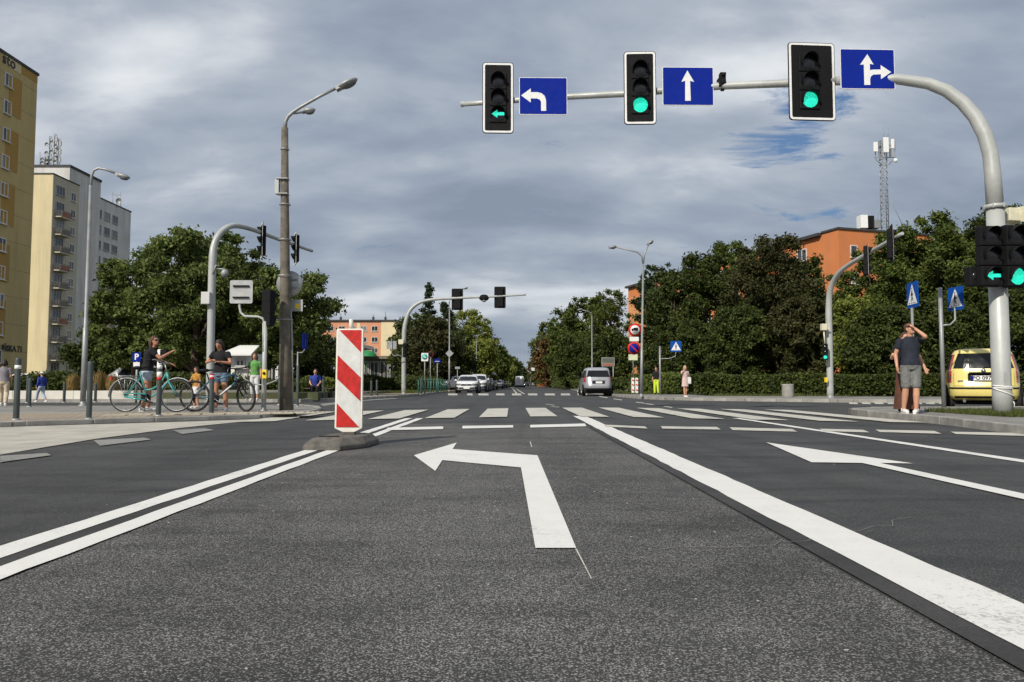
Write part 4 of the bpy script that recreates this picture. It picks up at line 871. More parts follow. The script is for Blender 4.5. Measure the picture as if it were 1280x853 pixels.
b = MB(); b.lathe([(.05, 0), (.05, .012), (0, .016)], (0, -1.705, .99), 14, Matrix.Rotation(R(90), 3, 'X')); part(b, 'badge', 'rim', t)
b = MB(); b.tube([(0, -1.70, 1.04), (.02, -1.69, 1.07), (.32, -1.685, 1.10)], .010, 6); part(b, 'wiper', TRIM, t)
b = MB(); b.tube([(-.42, -1.60, .27), (-.42, -1.79, .25)], .035, 10); part(b, 'exhaust', 'rim', t)
b = MB(); b.box((-.49, -1.722, .745), (.12, .006, .025)); part(b, 'model_lettering', 'rim', t)
wheels(t, .79, -1.13, 1.17, .29); underbody(t, .79, -1.6, 1.6)
c0 = G(1231, 514.5, 0); place(t, (c0.x+1.72*math.sin(R(29)), c0.y+1.72*math.cos(R(29)), .0), R(-29)); t.scale = (1.04, 1.04, 1.04)

# silver people carrier
SIL = mat('silver_paint', (.40, .41, .43), .3, .35, .05, 2, coat=.5, dirt=.12)
t = thing('moving_car', 'silver people carrier driving away on the right of the far road', 'car', (0, 0, 0))
S2 = CarShape([(.26, -2.0, 2.05, .80), (.34, -2.14, 2.18, .86), (.56, -2.22, 2.24, .875), (.66, -2.20, 2.22, .88), (.80, -2.14, 2.10, .875), (.95, -2.10, 1.45, .87), (1.05, -2.06, 1.15, .85), (1.30, -1.96, .75, .79), (1.52, -1.86, .45, .73), (1.62, -1.76, .28, .68), (1.67, -1.55, .1, .58), (1.69, -1.2, -.2, .35)], 5)
S2.body(SIL, t)
S2.patch('rear_window', CARGLASS, t, 'R', -.80, .80, 1.12, 1.50, .012, a0t=-.76, a1t=.76); S2.patch('windscreen', CARGLASS, t, 'F', -.85, .85, 1.08, 1.5, .01)
S2.patch('bumper', TRIM, t, 'R', -.93, .93, .27, .46, .01, 14, 3); S2.patch('boot_trim', 'rim', t, 'R', -.5, .5, .90, .95, .02, 6, 1); S2.patch('plate_recess', TRIM, t, 'R', -.42, .42, .72, .88, .006, 6, 2)
plate(t, -2.20, .80, 1, None, .42)
for sx in (-1, 1):
    S2.patch('tail_light', RL, t, 'R', *((.84, .97) if sx > 0 else (-.97, -.84)), .82, 1.22, .018, 4, 4)
    for a0, a1, tt in ((-.86, -.52, None), (-.48, -.02, None), (.02, .50, .66)): S2.patch('side_window', CARGLASS, t, 'S+' if sx > 0 else 'S-', a0, a1, 1.08, 1.50, .008, 5, 3, a0, tt or a1)
    b = MB(); b.ell((sx*.96, .85, 1.08), (.10, .06, .08)); part(b, 'wing_mirror', TRIM, t); b = MB(); b.tube([(sx*.66, -1.6, 1.7), (sx*.66, .1, 1.7)], .018, 6); part(b, 'roof_rail', TRIM, t)
wheels(t, .87, -1.4, 1.42, .32); underbody(t, .87, -2.0, 2.0)
c0 = G(752.5, 495.5, 0); place(t, (c0.x-.15, c0.y+2.2, 0), R(-1)); carrier = t

# oncoming white hatchback (front view when turned)
WHT = mat('white_car_paint', (.74, .75, .75), .28, 0, .03, 2, coat=.6, dirt=.05); DRK = mat('dark_car_paint', (.025, .028, .034), .25, .2, .1, 2, coat=.6); GRC = mat('grey_car_paint', (.16, .17, .18), .3, .3, .05, 2, coat=.5)
BLU = mat('dark_blue_car_paint', (.015, .03, .10), .3, .2, .05, 2, coat=.5)
def hatch(label, paint=WHT):
    t = thing('oncoming_car', label, 'car', (0, 0, 0), 'oncoming cars queued on the far road')
    S = CarShape([(.22, -1.85, 1.90, .78), (.32, -2.0, 2.02, .86), (.56, -2.04, 2.05, .885), (.70, -2.02, 1.98, .885), (.86, -1.98, 1.72, .875), (.95, -1.95, 1.15, .86), (1.0, -1.92, .98, .845), (1.22, -1.75, .55, .76), (1.37, -1.6, .25, .69), (1.43, -1.4, .0, .60), (1.45, -1.0, -.3, .4)], 4.6)
    S.body(paint, t)
    S.patch('windscreen', CARGLASS, t, 'F', -.90, .90, .965, 1.38, .012, a0t=-.84, a1t=.84); S.patch('rear_window', CARGLASS, t, 'R', -.8, .8, 1.02, 1.32, .01)
    S.patch('grille', TRIM, t, 'F', -.70, .70, .27, .45, .012, 8, 2); S.patch('upper_grille', TRIM, t, 'F', -.48, .48, .58, .72, .012, 8, 2)
    for sx in (-1, 1):
        f = 'S+' if sx > 0 else 'S-'
        S.patch('headlight', CL, t, 'F', *((.50, .93) if sx > 0 else (-.93, -.50)), .60, .75, .016, 5, 2); S.patch('fog_lamp', TRIM, t, 'F', *((.74, .92) if sx > 0 else (-.92, -.74)), .34, .48, .014, 3, 2)
        S.patch('tail_light', RL, t, 'R', *((.7, .95) if sx > 0 else (-.95, -.7)), .76, .92, .014, 4, 2)
        S.patch('side_window', CARGLASS, t, f, -.75, -.1, 1.01, 1.34, .008, 5, 3); S.patch('side_window', CARGLASS, t, f, -.04, .55, 1.01, 1.34, .008, 5, 3, -.04, .62)
        b = MB(); b.ell((sx*.95, .62, 1.02), (.1, .06, .07)); part(b, 'wing_mirror', paint, t)
    b = MB(); b.lathe([(0, 0), (.09, 0), (.07, .012)], (0, 2.04, .66), 4, Matrix.Rotation(R(-90), 3, 'X')); part(b, 'badge', 'rim', t)
    plate(t, 2.055, .40, -1); wheels(t, .875, -1.3, 1.3, .32); underbody(t, .87, -1.85, 1.85); return t
def vanmk(label, paint=WHT, h=2.3):
    t = thing('van', label, 'van', (0, 0, 0)); S = CarShape([(.3, -2.5, 2.4, .88), (.45, -2.6, 2.55, .95), (.8, -2.6, 2.5, .97), (1.05, -2.58, 2.25, .96), (1.2, -2.57, 1.75, .95), (1.75, -2.55, 1.25, .90), (h-.15, -2.5, 1.0, .84), (h-.04, -2.4, .85, .76), (h, -2.1, .5, .5)], 6)
    S.body(paint, t); S.patch('windscreen', CARGLASS, t, 'F', -.85, .85, 1.2, 1.8, .01); S.patch('grille', TRIM, t, 'F', -.6, .6, .62, .85, .012, 8, 2); S.patch('bumper', TRIM, t, 'F', -.9, .9, .35, .5, .012, 8, 2); S.patch('rear_bumper', TRIM, t, 'R', -.9, .9, .32, .48, .012, 8, 2)
    for sx in (-1, 1):
        S.patch('headlight', CL, t, 'F', *((.66, .93) if sx > 0 else (-.93, -.66)), .78, 1.0, .016, 4, 2); S.patch('tail_light', RL, t, 'R', *((.88, .96) if sx > 0 else (-.96, -.88)), .8, 1.2, .014, 3, 2)
        S.patch('side_window', CARGLASS, t, 'S+' if sx > 0 else 'S-', .1, .62, 1.2, 1.65, .008, 4, 2); b = MB(); b.ell((sx*1.05, 1.5, 1.3), (.1, .06, .14)); part(b, 'wing_mirror', TRIM, t)
    for sx in (-1, 1): S.patch('rear_door_seam', TRIM, t, 'R', .0 if sx > 0 else -.012, .012 if sx > 0 else 0, .55, h-.3, .004, 1, 4)
    plate(t, -2.615, .6, 1); wheels(t, .96, -1.6, 1.6, .34); underbody(t, .95, -2.4, 2.3); return t
h0 = hatch('front white oncoming hatchback at the head of the queue'); place(h0, (XY(583.5, 58.6), 60.7, 0), R(180-1))
c = dup(h0, (XY(594, 67.5)+.2, 69.5, 0), R(180-2), 'tall white oncoming car just behind the front white hatchback'); c.scale = (1, 1, 1.12)
v0 = vanmk('white oncoming van in the queue behind two white cars'); place(v0, (XY(613, 103), 103, 0), R(180)); v0['group'] = 'vans'
for i, (px, Y, pt, lb) in enumerate(((603, 78, DRK, 'dark car tucked between the second white car and the oncoming van'), (608.5, 90, DRK, 'black car just ahead of the oncoming white van'), (621.5, 118, WHT, 'small white car just beyond the oncoming van'), (624.5, 132, DRK, 'first dark car beyond the van'), (628.5, 148, GRC, 'grey car in the distant queue, among dark ones'), (632, 170, DRK, 'dark car mid way along the distant queue'),
                                     (635, 192, GRC, 'tiny grey car left of the distant white van'), (637.8, 215, BLU, 'tiny dark blue car near the vanishing point'), (640.3, 240, WHT, 'tiny white car near the vanishing point'), (658, 255, DRK, 'distant dark car right of the white van'), (667, 290, GRC, 'distant grey car at the far right lane end'))):
    c = dup(h0, (XY(px, Y), Y, 0), R(180-1) if px < 650 else R(-1), lb)
    if pt is not WHT: remat(c, WHT, pt)
    if px > 650: c['group'] = 'distant cars driving away'
dup(v0, (XY(650, 168)*.87, 150, 0), R(-1), 'distant white van driving away in the middle of the road')
c = dup(h0, (XY(561, 78), 78, .12), R(150), 'parked white car half hidden behind the green railing'); c['name_'] = 0; del c['name_']; c['group'] = 'cars parked beyond the junction'
c = dup(h0, (XY(539, 92), 92, .12), R(120), 'pale parked car behind the railing, left of the lamp'); c['group'] = 'cars parked beyond the junction'; remat(c, WHT, SIL)
c = dup(h0, (XY(26, 60), 60, .1), R(82), 'white car parked behind the planter wall at the far left'); c['group'] = 'cars parked behind the planter wall'
c = dup(h0, (XY(58, 62), 62, .1), R(95), 'dark car parked behind the walker in blue'); c['group'] = 'cars parked behind the planter wall'; remat(c, WHT, DRK)
c = dup(carrier, (XY(165, 42), 42, .1), R(88), 'silver parked car with roof rails, behind the golden grass and turquoise bicycle'); c['group'] = 'cars parked behind the planter wall'; c.name = 'parked_car'
t = thing('utility_cabinet', 'rusty orange cabinet at the right roadside far away', 'cabinet', (XY(676, 170), 170, .12)); b = MB(); b.box((t.location.x, 170, .95), (1.6, .8, 1.6)); part(b, 'body', mat('rusty_orange', (.30, .09, .03), .8, 0, .2), t, bevel=.03); b = MB(); b.box((t.location.x, 170, 1.8), (1.8, 1, .1)); part(b, 'roof', 'galv', t)

# ================================================================== BICYCLES (local: faces +X)
def bike(name, label, loc, rz, wb, r, frame_m, wheel_m, tyre_w, style, steer=0):
    t = thing(name, label, 'bicycle', (0, 0, 0))
    Mx = Matrix.Rotation(R(90), 3, 'X')
    for i, x in enumerate((0, wb)):
        Q = Matrix.Rotation(steer if i else 0, 3, 'Z'); c = Vector((x, 0, r))
        b = MB(); pts = [(math.cos(a)*(r-tyre_w), math.sin(a)*(r-tyre_w)) for a in np.linspace(0, 2*math.pi, 41)]
        b.tube([c+Q @ Vector((u, 0, v)) for u, v in pts], tyre_w, 8, caps=False); w = part(b, 'wheel', 'tyre', t)
        b = MB(); b.tube([c+Q @ Vector((u*.955, 0, v*.955)) for u, v in pts], .010, 6, caps=False); part(b, 'rim', wheel_m, w)
        b = MB()
        for k in range(28):
            a = 2*math.pi*k/28; s = .03*(1 if k % 2 else -1); b.tube([c+Q @ Vector((0, s, 0)), c+Q @ Vector((math.cos(a)*(r-tyre_w*2), 0, math.sin(a)*(r-tyre_w*2)))], .0018, 3)
        part(b, 'spokes', 'rim', w); b = MB(); b.lathe([(.028, -.05), (.03, 0), (.028, .05)], c, 10, Q @ Mx); part(b, 'hub', 'rim', w)
    f = MB(); bb = Vector((wb*.42, 0, r-.05)); hd0, hd1 = Vector((wb-.20, 0, r+.32)), Vector((wb-.25, 0, r+.50)); 
    if style == 'city':
        st = Vector((wb*.27, 0, r+.42)); sad = Vector((wb*.24, 0, r+.60))
        f.tube([bb, st, sad+Vector((0, 0, -.08))], [.018, .018, .014], 8)
        f.tube(arc(hd0, (wb*.60, 0, r-.02), bb, 8), .020, 8); f.tube(arc(hd1, (wb*.62, 0, r+.10), (wb*.37, 0, r+.12), 8), .018, 8)
        for s in (-1, 1): f.tube([bb+Vector((0, s*.03, 0)), (0, s*.055, r)], .010, 6); f.tube([st+Vector((0, s*.02, -.02)), (0, s*.055, r)], .009, 6)
        f.tube([hd0-Vector((-.008, 0, .03)), hd1], .024, 8)
        part(f, 'frame', frame_m, t)
        fo = MB(); Q = Matrix.Rotation(steer, 3, 'Z')
        for s in (-1, 1): fo.tube([hd0+Vector((.01, s*.03, -.02)), Vector((wb-.1, s*.05, r+.16)), Vector((wb, s*.05, r))], [.016, .013, .010], 8)
        part(fo, 'fork', frame_m, t)
        hb = MB(); top = Vector((wb-.30, 0, r+.70)); hb.tube([hd1, top], .013, 8); hb.tube([top+Vector((-.26, .30, .04)), top+Vector((-.10, .27, .06)), top+Vector((.02, .12, .0)), top+Vector((.02, -.12, .0)), top+Vector((-.10, -.27, .06)), top+Vector((-.26, -.30, .04))], .012, 8); h_ = part(hb, 'handlebar', 'rim', t)
        for s in (-1, 1): g = MB(); g.tube([top+Vector((-.27, s*.30, .04)), top+Vector((-.15, s*.28, .055))], .017, 8); part(g, 'grip', 'black', h_)
        for x, a0, a1 in ((0, 25, 185), (wb, 50, 160)):
            g = MB(); g.tube([(x+math.cos(R(a))*(r+.02), 0, r+math.sin(R(a))*(r+.02)) for a in np.linspace(a0, a1, 18)], .026, 6, flat=.4); part(g, 'mudguard', mat('silver_mudguard', (.5, .52, .52), .35, .3, .05), t)
        g = MB(); z = r+.42
        for s in (-1, 1): g.tube([(.30, s*.05, z), (-.28, s*.06, z), (-.34, s*.03, z)], .008, 6); g.tube([(-.02, s*.06, z), (0, s*.07, r)], .006, 5); g.tube([(-.2, s*.06, z), (0, s*.07, r)], .006, 5); g.tube([(.15, s*.055, z), (0, s*.07, r)], .006, 5)
        for x in (-.25, -.1, .05, .2): g.tube([(x, -.055, z), (x, .055, z)], .006, 5)
        part(g, 'luggage_rack', 'rim', t)
        g = MB(); g.tube([(-.03, -.07, r+.03), (.2, -.07, r+.045), (bb.x+.02, -.07, bb.z+.07)], [.03, .03, .075], 10, flat=.35); g.tube([(-.0, -.07, r-.03), (bb.x, -.07, bb.z-.06)], .02, 6); part(g, 'chain_guard', frame_m, t)
        g = MB(); g.box((-.34, 0, r+.37), (.03, .07, .06)); part(g, 'rear_lamp', 'red', t)
    else:
        st = Vector((wb*.28, 0, r+.34)); sad = Vector((wb*.235, 0, r+.56))
        f.tube([bb, st], .018, 8); f.tube([hd0, bb], .026, 8); f.tube([hd1-Vector((0, 0, .02)), st-Vector((0, 0, .02))], .021, 8); f.tube([hd0-Vector((-.005, 0, .03)), hd1], .027, 8)
        for s in (-1, 1): f.tube([bb+Vector((0, s*.03, 0)), (0, s*.06, r)], .011, 6); f.tube([st+Vector((0, s*.02, -.02)), (0, s*.06, r)], .010, 6)
        part(f, 'frame', frame_m, t)
        g = MB(); g.tube([hd0.lerp(bb, .25)+Vector((0, -.028, 0)), hd0.lerp(bb, .8)+Vector((0, -.028, 0))], .010, 6, flat=1.6); part(g, 'frame_decal', 'signwhite', t)
        g = MB(); g.tube([st, sad+Vector((0, 0, -.06))], .014, 8); part(g, 'seat_post', 'black', t)
        fo = MB(); Q = Matrix.Rotation(steer, 3, 'Z')
        for s in (-1, 1): fo.tube([hd0+Q @ Vector((.02, s*.06, .0)), Vector((wb, 0, r))+Q @ Vector((-.03, s*.06, .0))], [.019, .016], 8)
        fo.tube([hd0+Q @ Vector((.01, -.06, .0)), hd0+Q @ Vector((.01, .06, .0))], .02, 8); part(fo, 'fork', 'black', t)
        hb = MB(); top = hd1+Vector((.03, 0, .10)); hb.tube([hd1, top], .016, 8); hb.tube([top+Q @ Vector((-.02, .33, .03)), top+Q @ Vector((.04, .06, .0)), top+Q @ Vector((.04, -.06, .0)), top+Q @ Vector((-.02, -.33, .03))], .013, 8); h_ = part(hb, 'handlebar', 'black', t)
        for s in (-1, 1): g = MB(); g.tube([top+Q @ Vector((-.02, s*.34, .03)), top+Q @ Vector((.0, s*.22, .02))], .018, 8); part(g, 'grip', 'black', h_); g = MB(); g.tube([top+Q @ Vector((.02, s*.2, .01)), top+Q @ Vector((.08, s*.26, -.05))], .006, 5); part(g, 'brake_lever', 'rim', h_)
        g = MB(); g.tube([(-.0, -.06, r+.035), bb+Vector((0, -.06, .05))], .005, 4); g.tube([(-.0, -.06, r-.035), bb+Vector((0, -.06, -.05))], .005, 4); part(g, 'chain', 'black', t)
        g = MB(); g.lathe([(.03, -.01), (.05, 0), (.03, .01)], (0, -.055, r), 14, Mx); g.box((.01, -.06, r-.09), (.03, .02, .1)); part(g, 'derailleur', 'black', t)
    g = MB(); g.ell(sad+Vector((-.05, 0, 0)), (.12, .085, .04)); g.tube([sad+Vector((-.02, 0, 0)), sad+Vector((.15, 0, .01))], [.05, .018], 8, flat=.6); part(g, 'saddle', 'black', t)
    g = MB(); g.lathe([(.03, -.008), (.085, -.008), (.09, 0), (.085, .008), (.03, .008)], bb+Vector((0, -.06, 0)), 20, Mx)
    part(g, 'chainring', 'black', t)
    for s, a in ((-1, R(-40)), (1, R(140))):
        d = Vector((math.cos(a)*.16, 0, math.sin(a)*.16)); g = MB(); g.tube([bb+Vector((0, s*.08, 0)), bb+d+Vector((0, s*.09, 0))], .010, 6); cr = part(g, 'crank', 'rim', t)
        g = MB(); g.box(bb+d+Vector((0, s*.14, 0)), (.09, .09, .02)); part(g, 'pedal', 'black', cr)
    g = MB(); g.tube([bb+Vector((-.06, .05, -.02)), (bb.x-.12, .16, .02)], .008, 5); part(g, 'kickstand', 'rim', t)
    t.location = loc; t.rotation_euler = (R(-3) if style == 'city' else R(3), 0, rz); return t
TQ = mat('turquoise_bike_paint', (.04, .31, .30), .3, 0, .05, 4, coat=.5); BW = mat('dark_blue_bike_paint', (.035, .11, .17), .3, 0, .1, 4, coat=.5)
YK = G(157, 515.5, .08).y
bike('bicycle', 'turquoise city bicycle with luggage rack held by the left woman', (P(157, 500, YK).x, YK, .082), R(1), 1.10, .36, TQ, 'rim', .019, 'city')
bike('bicycle', 'dark tyred mountain bicycle with blue and white frame held by the right woman', (P(243.7, 500, YK+.15).x, YK+.15, .082), R(-1), 1.13, .345, BW, 'black', .026, 'mtb', R(-35))

# ================================================================== PEOPLE
def limb(b, p0, p1, r0, r1, fl=1.0, rm=None):
    p0, p1 = Vector(p0), Vector(p1); d = p1-p0; pts = [p0-d.normalized()*r0*.6, p0-d.normalized()*r0*.3, p0, p0.lerp(p1, .35), p0.lerp(p1, .7), p1, p1+d.normalized()*r1*.4, p1+d.normalized()*r1*.75]
    m = rm or (r0*.65+r1*.35); b.tube(pts, [r0*.45, r0*.85, r0, m*1.03, (m+r1)/2*1.0, r1, r1*.85, r1*.4], 12, flat=fl)
def trunk(b, rings):     # (x,y,z,rx,ry)
    n = 18; vs = []
    for x, y, z, rx, ry in rings:
        for k in range(n): a = 2*math.pi*k/n; vs.append((x+rx*math.cos(a), y+ry*math.sin(a), z))
    m = len(rings); b.add(vs, [(i*n+k, i*n+(k+1) % n, (i+1)*n+(k+1) % n, (i+1)*n+k) for i in range(m-1) for k in range(n)], True)
    k0 = len(b.v)-len(vs); b.f += [tuple(k0+k for k in reversed(range(n))), tuple(k0+(m-1)*n+k for k in range(n))]; b.sm += [True, True]
def fuse(o, vox, it=4):
    r = o.modifiers.new('fuse', 'REMESH'); r.mode = 'VOXEL'; r.voxel_size = vox; r.use_smooth_shade = True
    s = o.modifiers.new('soft', 'SMOOTH'); s.iterations = it; s.factor = .5; return o
def hand(b, w, d, up, s=1, curl=.4):
    """palm, four unequal bent fingers and a thumb leaving the palm's side"""
    w = Vector(w); d = Vector(d).normalized(); up = Vector(up); sd_ = d.cross(up).normalized(); up = sd_.cross(d).normalized()
    b.tube([w-d*.02*s, w+d*.03*s, w+d*.085*s], [.026*s, .040*s, .038*s], 10, flat=.5)
    for k, L in enumerate((.070, .080, .075, .058)):
        p = w+d*.085*s+sd_*(k-1.5)*.0195*s; q = p+(d*(1-curl*.3)-up*curl*.5).normalized()*L*.55*s; e = q+(d*(1-curl)-up*curl*1.4).normalized()*L*.5*s
        b.tube([p-d*.015*s, p, q, e], [.0095*s, .0098*s, .0088*s, .007*s], 7)
    p = w+d*.03*s-sd_*.032*s; q = p+(d*.7-sd_*.75).normalized()*.035*s; e = q+(d-sd_*.15-up*.3).normalized()*.032*s; b.tube([p, q, e], [.013*s, .011*s, .009*s], 7)
DEF = dict(pel=(0, 0, .94), ch=(0, 0, 1.25), neck=(0, -.01, 1.47), head=(0, .02, 1.63), shL=(-.17, 0, 1.40), shR=(.17, 0, 1.40), elL=(-.22, -.02, 1.13), elR=(.22, -.02, 1.13), haL=(-.23, .08, .90), haR=(.23, .08, .90),
           hpL=(-.085, 0, .90), hpR=(.085, 0, .90), knL=(-.10, .02, .50), knR=(.10, .02, .50), anL=(-.11, -.01, .09), anR=(.11, -.01, .09), face=(0, 1, 0), ftL=(0, 1), ftR=(0, 1), fat=1.0, waist=1.0)
def person(label, loc, rz, s=1.0, pose=None, skin='skin', hair='hair', hairlen=.1, top=None, topm='navy', bottom='shorts', botm='navy', botlen=.45, shoe='shoe', vox=.013, sleeves=.55, hat=None, glasses=False, group=None, bald=False):
    J = dict(DEF); J.update(pose or {}); V = {k: Vector(v) if len(v) == 3 else v for k, v in J.items() if isinstance(v, tuple)}; ft = J['fat']
    t = thing('person', label, 'person', (0, 0, 0), group); b = MB()
    p, c, nk, hd = V['pel'], V['ch'], V['neck'], V['head']
    def tr(off, z0=None, z1=None):
        rg = []
        prof = [(0, -.10, .12, .10), (0, -.02, .158, .118), (0, .07, .145, .108), (.5, 0, .128, .100), (1, -.03, .148, .108), (1, .08, .165, .108), (1, .15, .150, .09)]
        for k, dz, rx, ry in prof:
            q = p.lerp(c, k); rg.append((q.x, q.y, q.z+dz, (rx*ft+off), (ry*ft*(J['waist'] if k <= .5 else 1)+off)))
        q = c.lerp(nk, .88); rg.append((q.x, q.y, q.z, .085+off, .065+off)); rg.append((nk.x, nk.y, nk.z+.012, .058+off*.6, .056+off*.6)); return rg
    trunk(b, tr(0)); limb(b, nk-Vector((0, 0, .05)), hd-Vector((0, 0, .05)), .058, .052)
    F_ = V['face'].normalized(); Mh = F_.to_track_quat('Y', 'Z').to_matrix()
    b.ell(hd, (.074, .092, .108), 18, 12, Mh); b.ell(hd+Mh @ Vector((0, .03, -.055)), (.056, .062, .062), 14, 9, Mh)
    b.tube([hd+Mh @ Vector((0, .085, .02)), hd+Mh @ Vector((0, .108, -.022)), hd+Mh @ Vector((0, .09, -.032))], [.010, .016, .012], 8)
    for sx in (-1, 1): b.ell(hd+Mh @ Vector((sx*.077, -.005, -.005)), (.012, .022, .034), 8, 6, Mh)
    b.ell(hd+Mh @ Vector((0, .085, -.062)), (.026, .014, .011), 8, 6, Mh)
    for s_ in ('L', 'R'):
        limb(b, V['sh'+s_], V['el'+s_], .050*ft, .038, rm=.045*ft); limb(b, V['el'+s_], V['ha'+s_], .039, .026)
        limb(b, V['hp'+s_], V['kn'+s_], .088*ft, .056, rm=.076*ft); limb(b, V['kn'+s_], V['an'+s_], .056, .038, rm=.058)
        a = V['an'+s_]; fd = Vector((*J['ft'+s_], 0)); b.tube([a-fd*.03, a+fd*.06-Vector((0, 0, .03)), a+fd*.16-Vector((0, 0, .055))], [.035, .036, .025], 8)
        hv = V['ha'+s_]-V['el'+s_]; hand(b, V['ha'+s_], hv, Vector((0, 0, 1)) if abs(hv.normalized().z) < .8 else Vector((-1 if s_ == 'L' else 1, 0, 0)), 1.0, .5)
        sh = MB(); sh.tube([a-fd*.075-Vector((0, 0, .045)), a-fd*.04-Vector((0, 0, .035)), a+fd*.05-Vector((0, 0, .035)), a+fd*.14-Vector((0, 0, .05)), a+fd*.19-Vector((0, 0, .058))], [.030, .044, .046, .042, .022], 12, flat=.85)
        sh.tube([a-Vector((0, 0, .04))-fd*.02, a+Vector((0, 0, .01))-fd*.01], [.045, .043], 10); sho = part(sh, 'shoe', shoe, t)
        so = MB(); so.tube([a-fd*.08-Vector((0, 0, .08)), a+fd*.06-Vector((0, 0, .08)), a+fd*.2-Vector((0, 0, .08))], [.034, .047, .026], 12, flat=.22); part(so, 'sole', 'signwhite', sho)
    bo = part(b, 'body', skin, t); fuse(bo, vox*.72, 3)
    # top
    if topm:
        b = MB(); rg = tr(.024); rg = rg[1:] if bottom != 'dress' else rg; trunk(b, rg)
        for s_ in ('L', 'R'):
            e = V['sh'+s_].lerp(V['el'+s_], sleeves); limb(b, V['sh'+s_], e, .070*ft, .064*ft)
        if sleeves > .95:
            for s_ in ('L', 'R'): limb(b, V['el'+s_], V['el'+s_].lerp(V['ha'+s_], .9), .056, .045)
        fuse(part(b, 'shirt', topm, t), vox, 3)
    b = MB()
    if bottom in ('shorts', 'trousers'):
        trunk(b, [(r[0], r[1], r[2], r[3]+.003, r[4]+.003) for r in tr(.018)[:4]][:3]+[(p.x, p.y, p.z+.10, .148*ft, .12*ft*J['waist'])])
        for s_ in ('L', 'R'):
            e = V['hp'+s_].lerp(V['kn'+s_], min(1, botlen*2)); limb(b, V['hp'+s_], e, .108*ft, .088 if botlen < .5 else .075, rm=.098*ft)
            if botlen > .5: limb(b, V['kn'+s_], V['kn'+s_].lerp(V['an'+s_], botlen*2-1), .078, .066)
        fuse(part(b, bottom, botm, t), vox, 2)
    elif bottom in ('skirt', 'dress'):
        z1 = p.z-botlen; k = .55 if bottom == 'skirt' else .5
        trunk(b, [(p.x, p.y, z1, .16+.12*botlen, .13+.1*botlen), (p.x, p.y, (p.z+z1)/2, .17+.05*botlen, .14+.05*botlen), (p.x, p.y, p.z-.02, .178*ft, .138*ft), (p.x, p.y, p.z+.10, .15*ft, .12*ft)]); o = part(b, bottom, botm, t); fuse(o, vox, 3)
    # hair
    if not bald:
        b = MB(); b.ell(hd+Mh @ Vector((0, -.018, .026)), (.087, .098, .105), 16, 10, Mh)
        if hairlen > .12: b.tube([hd+Mh @ Vector((0, -.06, .02)), hd+Mh @ Vector((0, -.085, -.06)), Vector((hd.x, hd.y, hd.z-hairlen))+Mh @ Vector((0, -.06, 0))], [.085, .085, .045], 12, flat=.8)
        for sx in (-1, 1):
            if hairlen > .12: b.tube([hd+Mh @ Vector((sx*.07, -.01, .04)), hd+Mh @ Vector((sx*.085, -.02, -.05)), hd+Mh @ Vector((sx*.08, -.02, -hairlen*.8))], [.03, .035, .018], 8)
        ho = part(b, 'hair', hair, t); fuse(ho, .009, 2)
        dp = ho.modifiers.new('strands', 'DISPLACE'); tx = bpy.data.textures.get('hairtex') or bpy.data.textures.new('hairtex', 'CLOUDS'); tx.noise_scale = .03; dp.texture = tx; dp.strength = .02; dp.mid_level = .6
        # keep the face clear
    for sx in (-1, 1):
        b = MB(); b.ell(hd+Mh @ Vector((sx*.03, .088, .012)), (.013, .008, .008), 8, 6, Mh); part(b, 'eye', 'black', t)
    b = MB(); b.tube([hd+Mh @ Vector((-.022, .100, -.062)), hd+Mh @ Vector((0, .104, -.065)), hd+Mh @ Vector((.022, .100, -.062))], .0035, 5); part(b, 'mouth', mat('lips', (.30, .08, .06), .5), t)
    if glasses:
        b = MB()
        for sx in (-1, 1): b.ell(hd+Mh @ Vector((sx*.034, .098, .014)), (.031, .008, .022), 12, 6, Mh)
        b.tube([hd+Mh @ Vector((-.075, .0, .016)), hd+Mh @ Vector((-.06, .085, .02)), hd+Mh @ Vector((.06, .085, .02)), hd+Mh @ Vector((.075, 0, .016))], .005, 5); part(b, 'sunglasses', 'lens_off', t)
    if hat: b = MB(); b.ell(hd+Mh @ Vector((0, -.01, .06)), (.095, .105, .07), 14, 8, Mh); b.lathe([(.09, 0), (.15, -.012), (.15, -.006), (.09, .01)], hd+Vector((0, 0, .05)), 18); part(b, 'hat', hat, t)
    t.scale = (s, s, s); t.rotation_euler = (0, 0, rz); t.location = loc; return t
def gp(px, py, z): return G(px, py, z)
DEN = mat('grey_denim', (.16, .165, .16), .9, 0, .25, 20); BDEN = mat('blue_denim', (.13, .19, .27), .9, 0, .25, 20); LDEN = mat('light_denim', (.38, .45, .53), .9, 0, .2, 20)
BRN = mat('brown_skirt_cloth', (.10, .036, .02), .85, 0, .25, 6); KHK = mat('beige_cloth', (.55, .46, .34), .9, 0, .2, 6); GRT = mat('grey_shirt_cloth', (.24, .22, .24), .9, 0, .2, 8)
BLT = mat('blue_jacket_cloth', (.02, .04, .28), .8, 0, .2, 8); PNK = mat('pale_pink_cloth', (.62, .45, .42), .85, 0, .15, 8); NEO = mat('neon_yellow_cloth', (.55, .70, .05), .8, 0, .1, 6); ORG = mat('mustard_cloth', (.45, .22, .04), .85, 0, .25, 14)
WHC = mat('white_cotton', (.70, .70, .68), .85, 0, .1, 10); GRN = mat('green_cloth', (.12, .32, .08), .85, 0, .2, 8); LBL = mat('pale_blue_cloth', (.35, .42, .52), .85, 0, .1, 8)
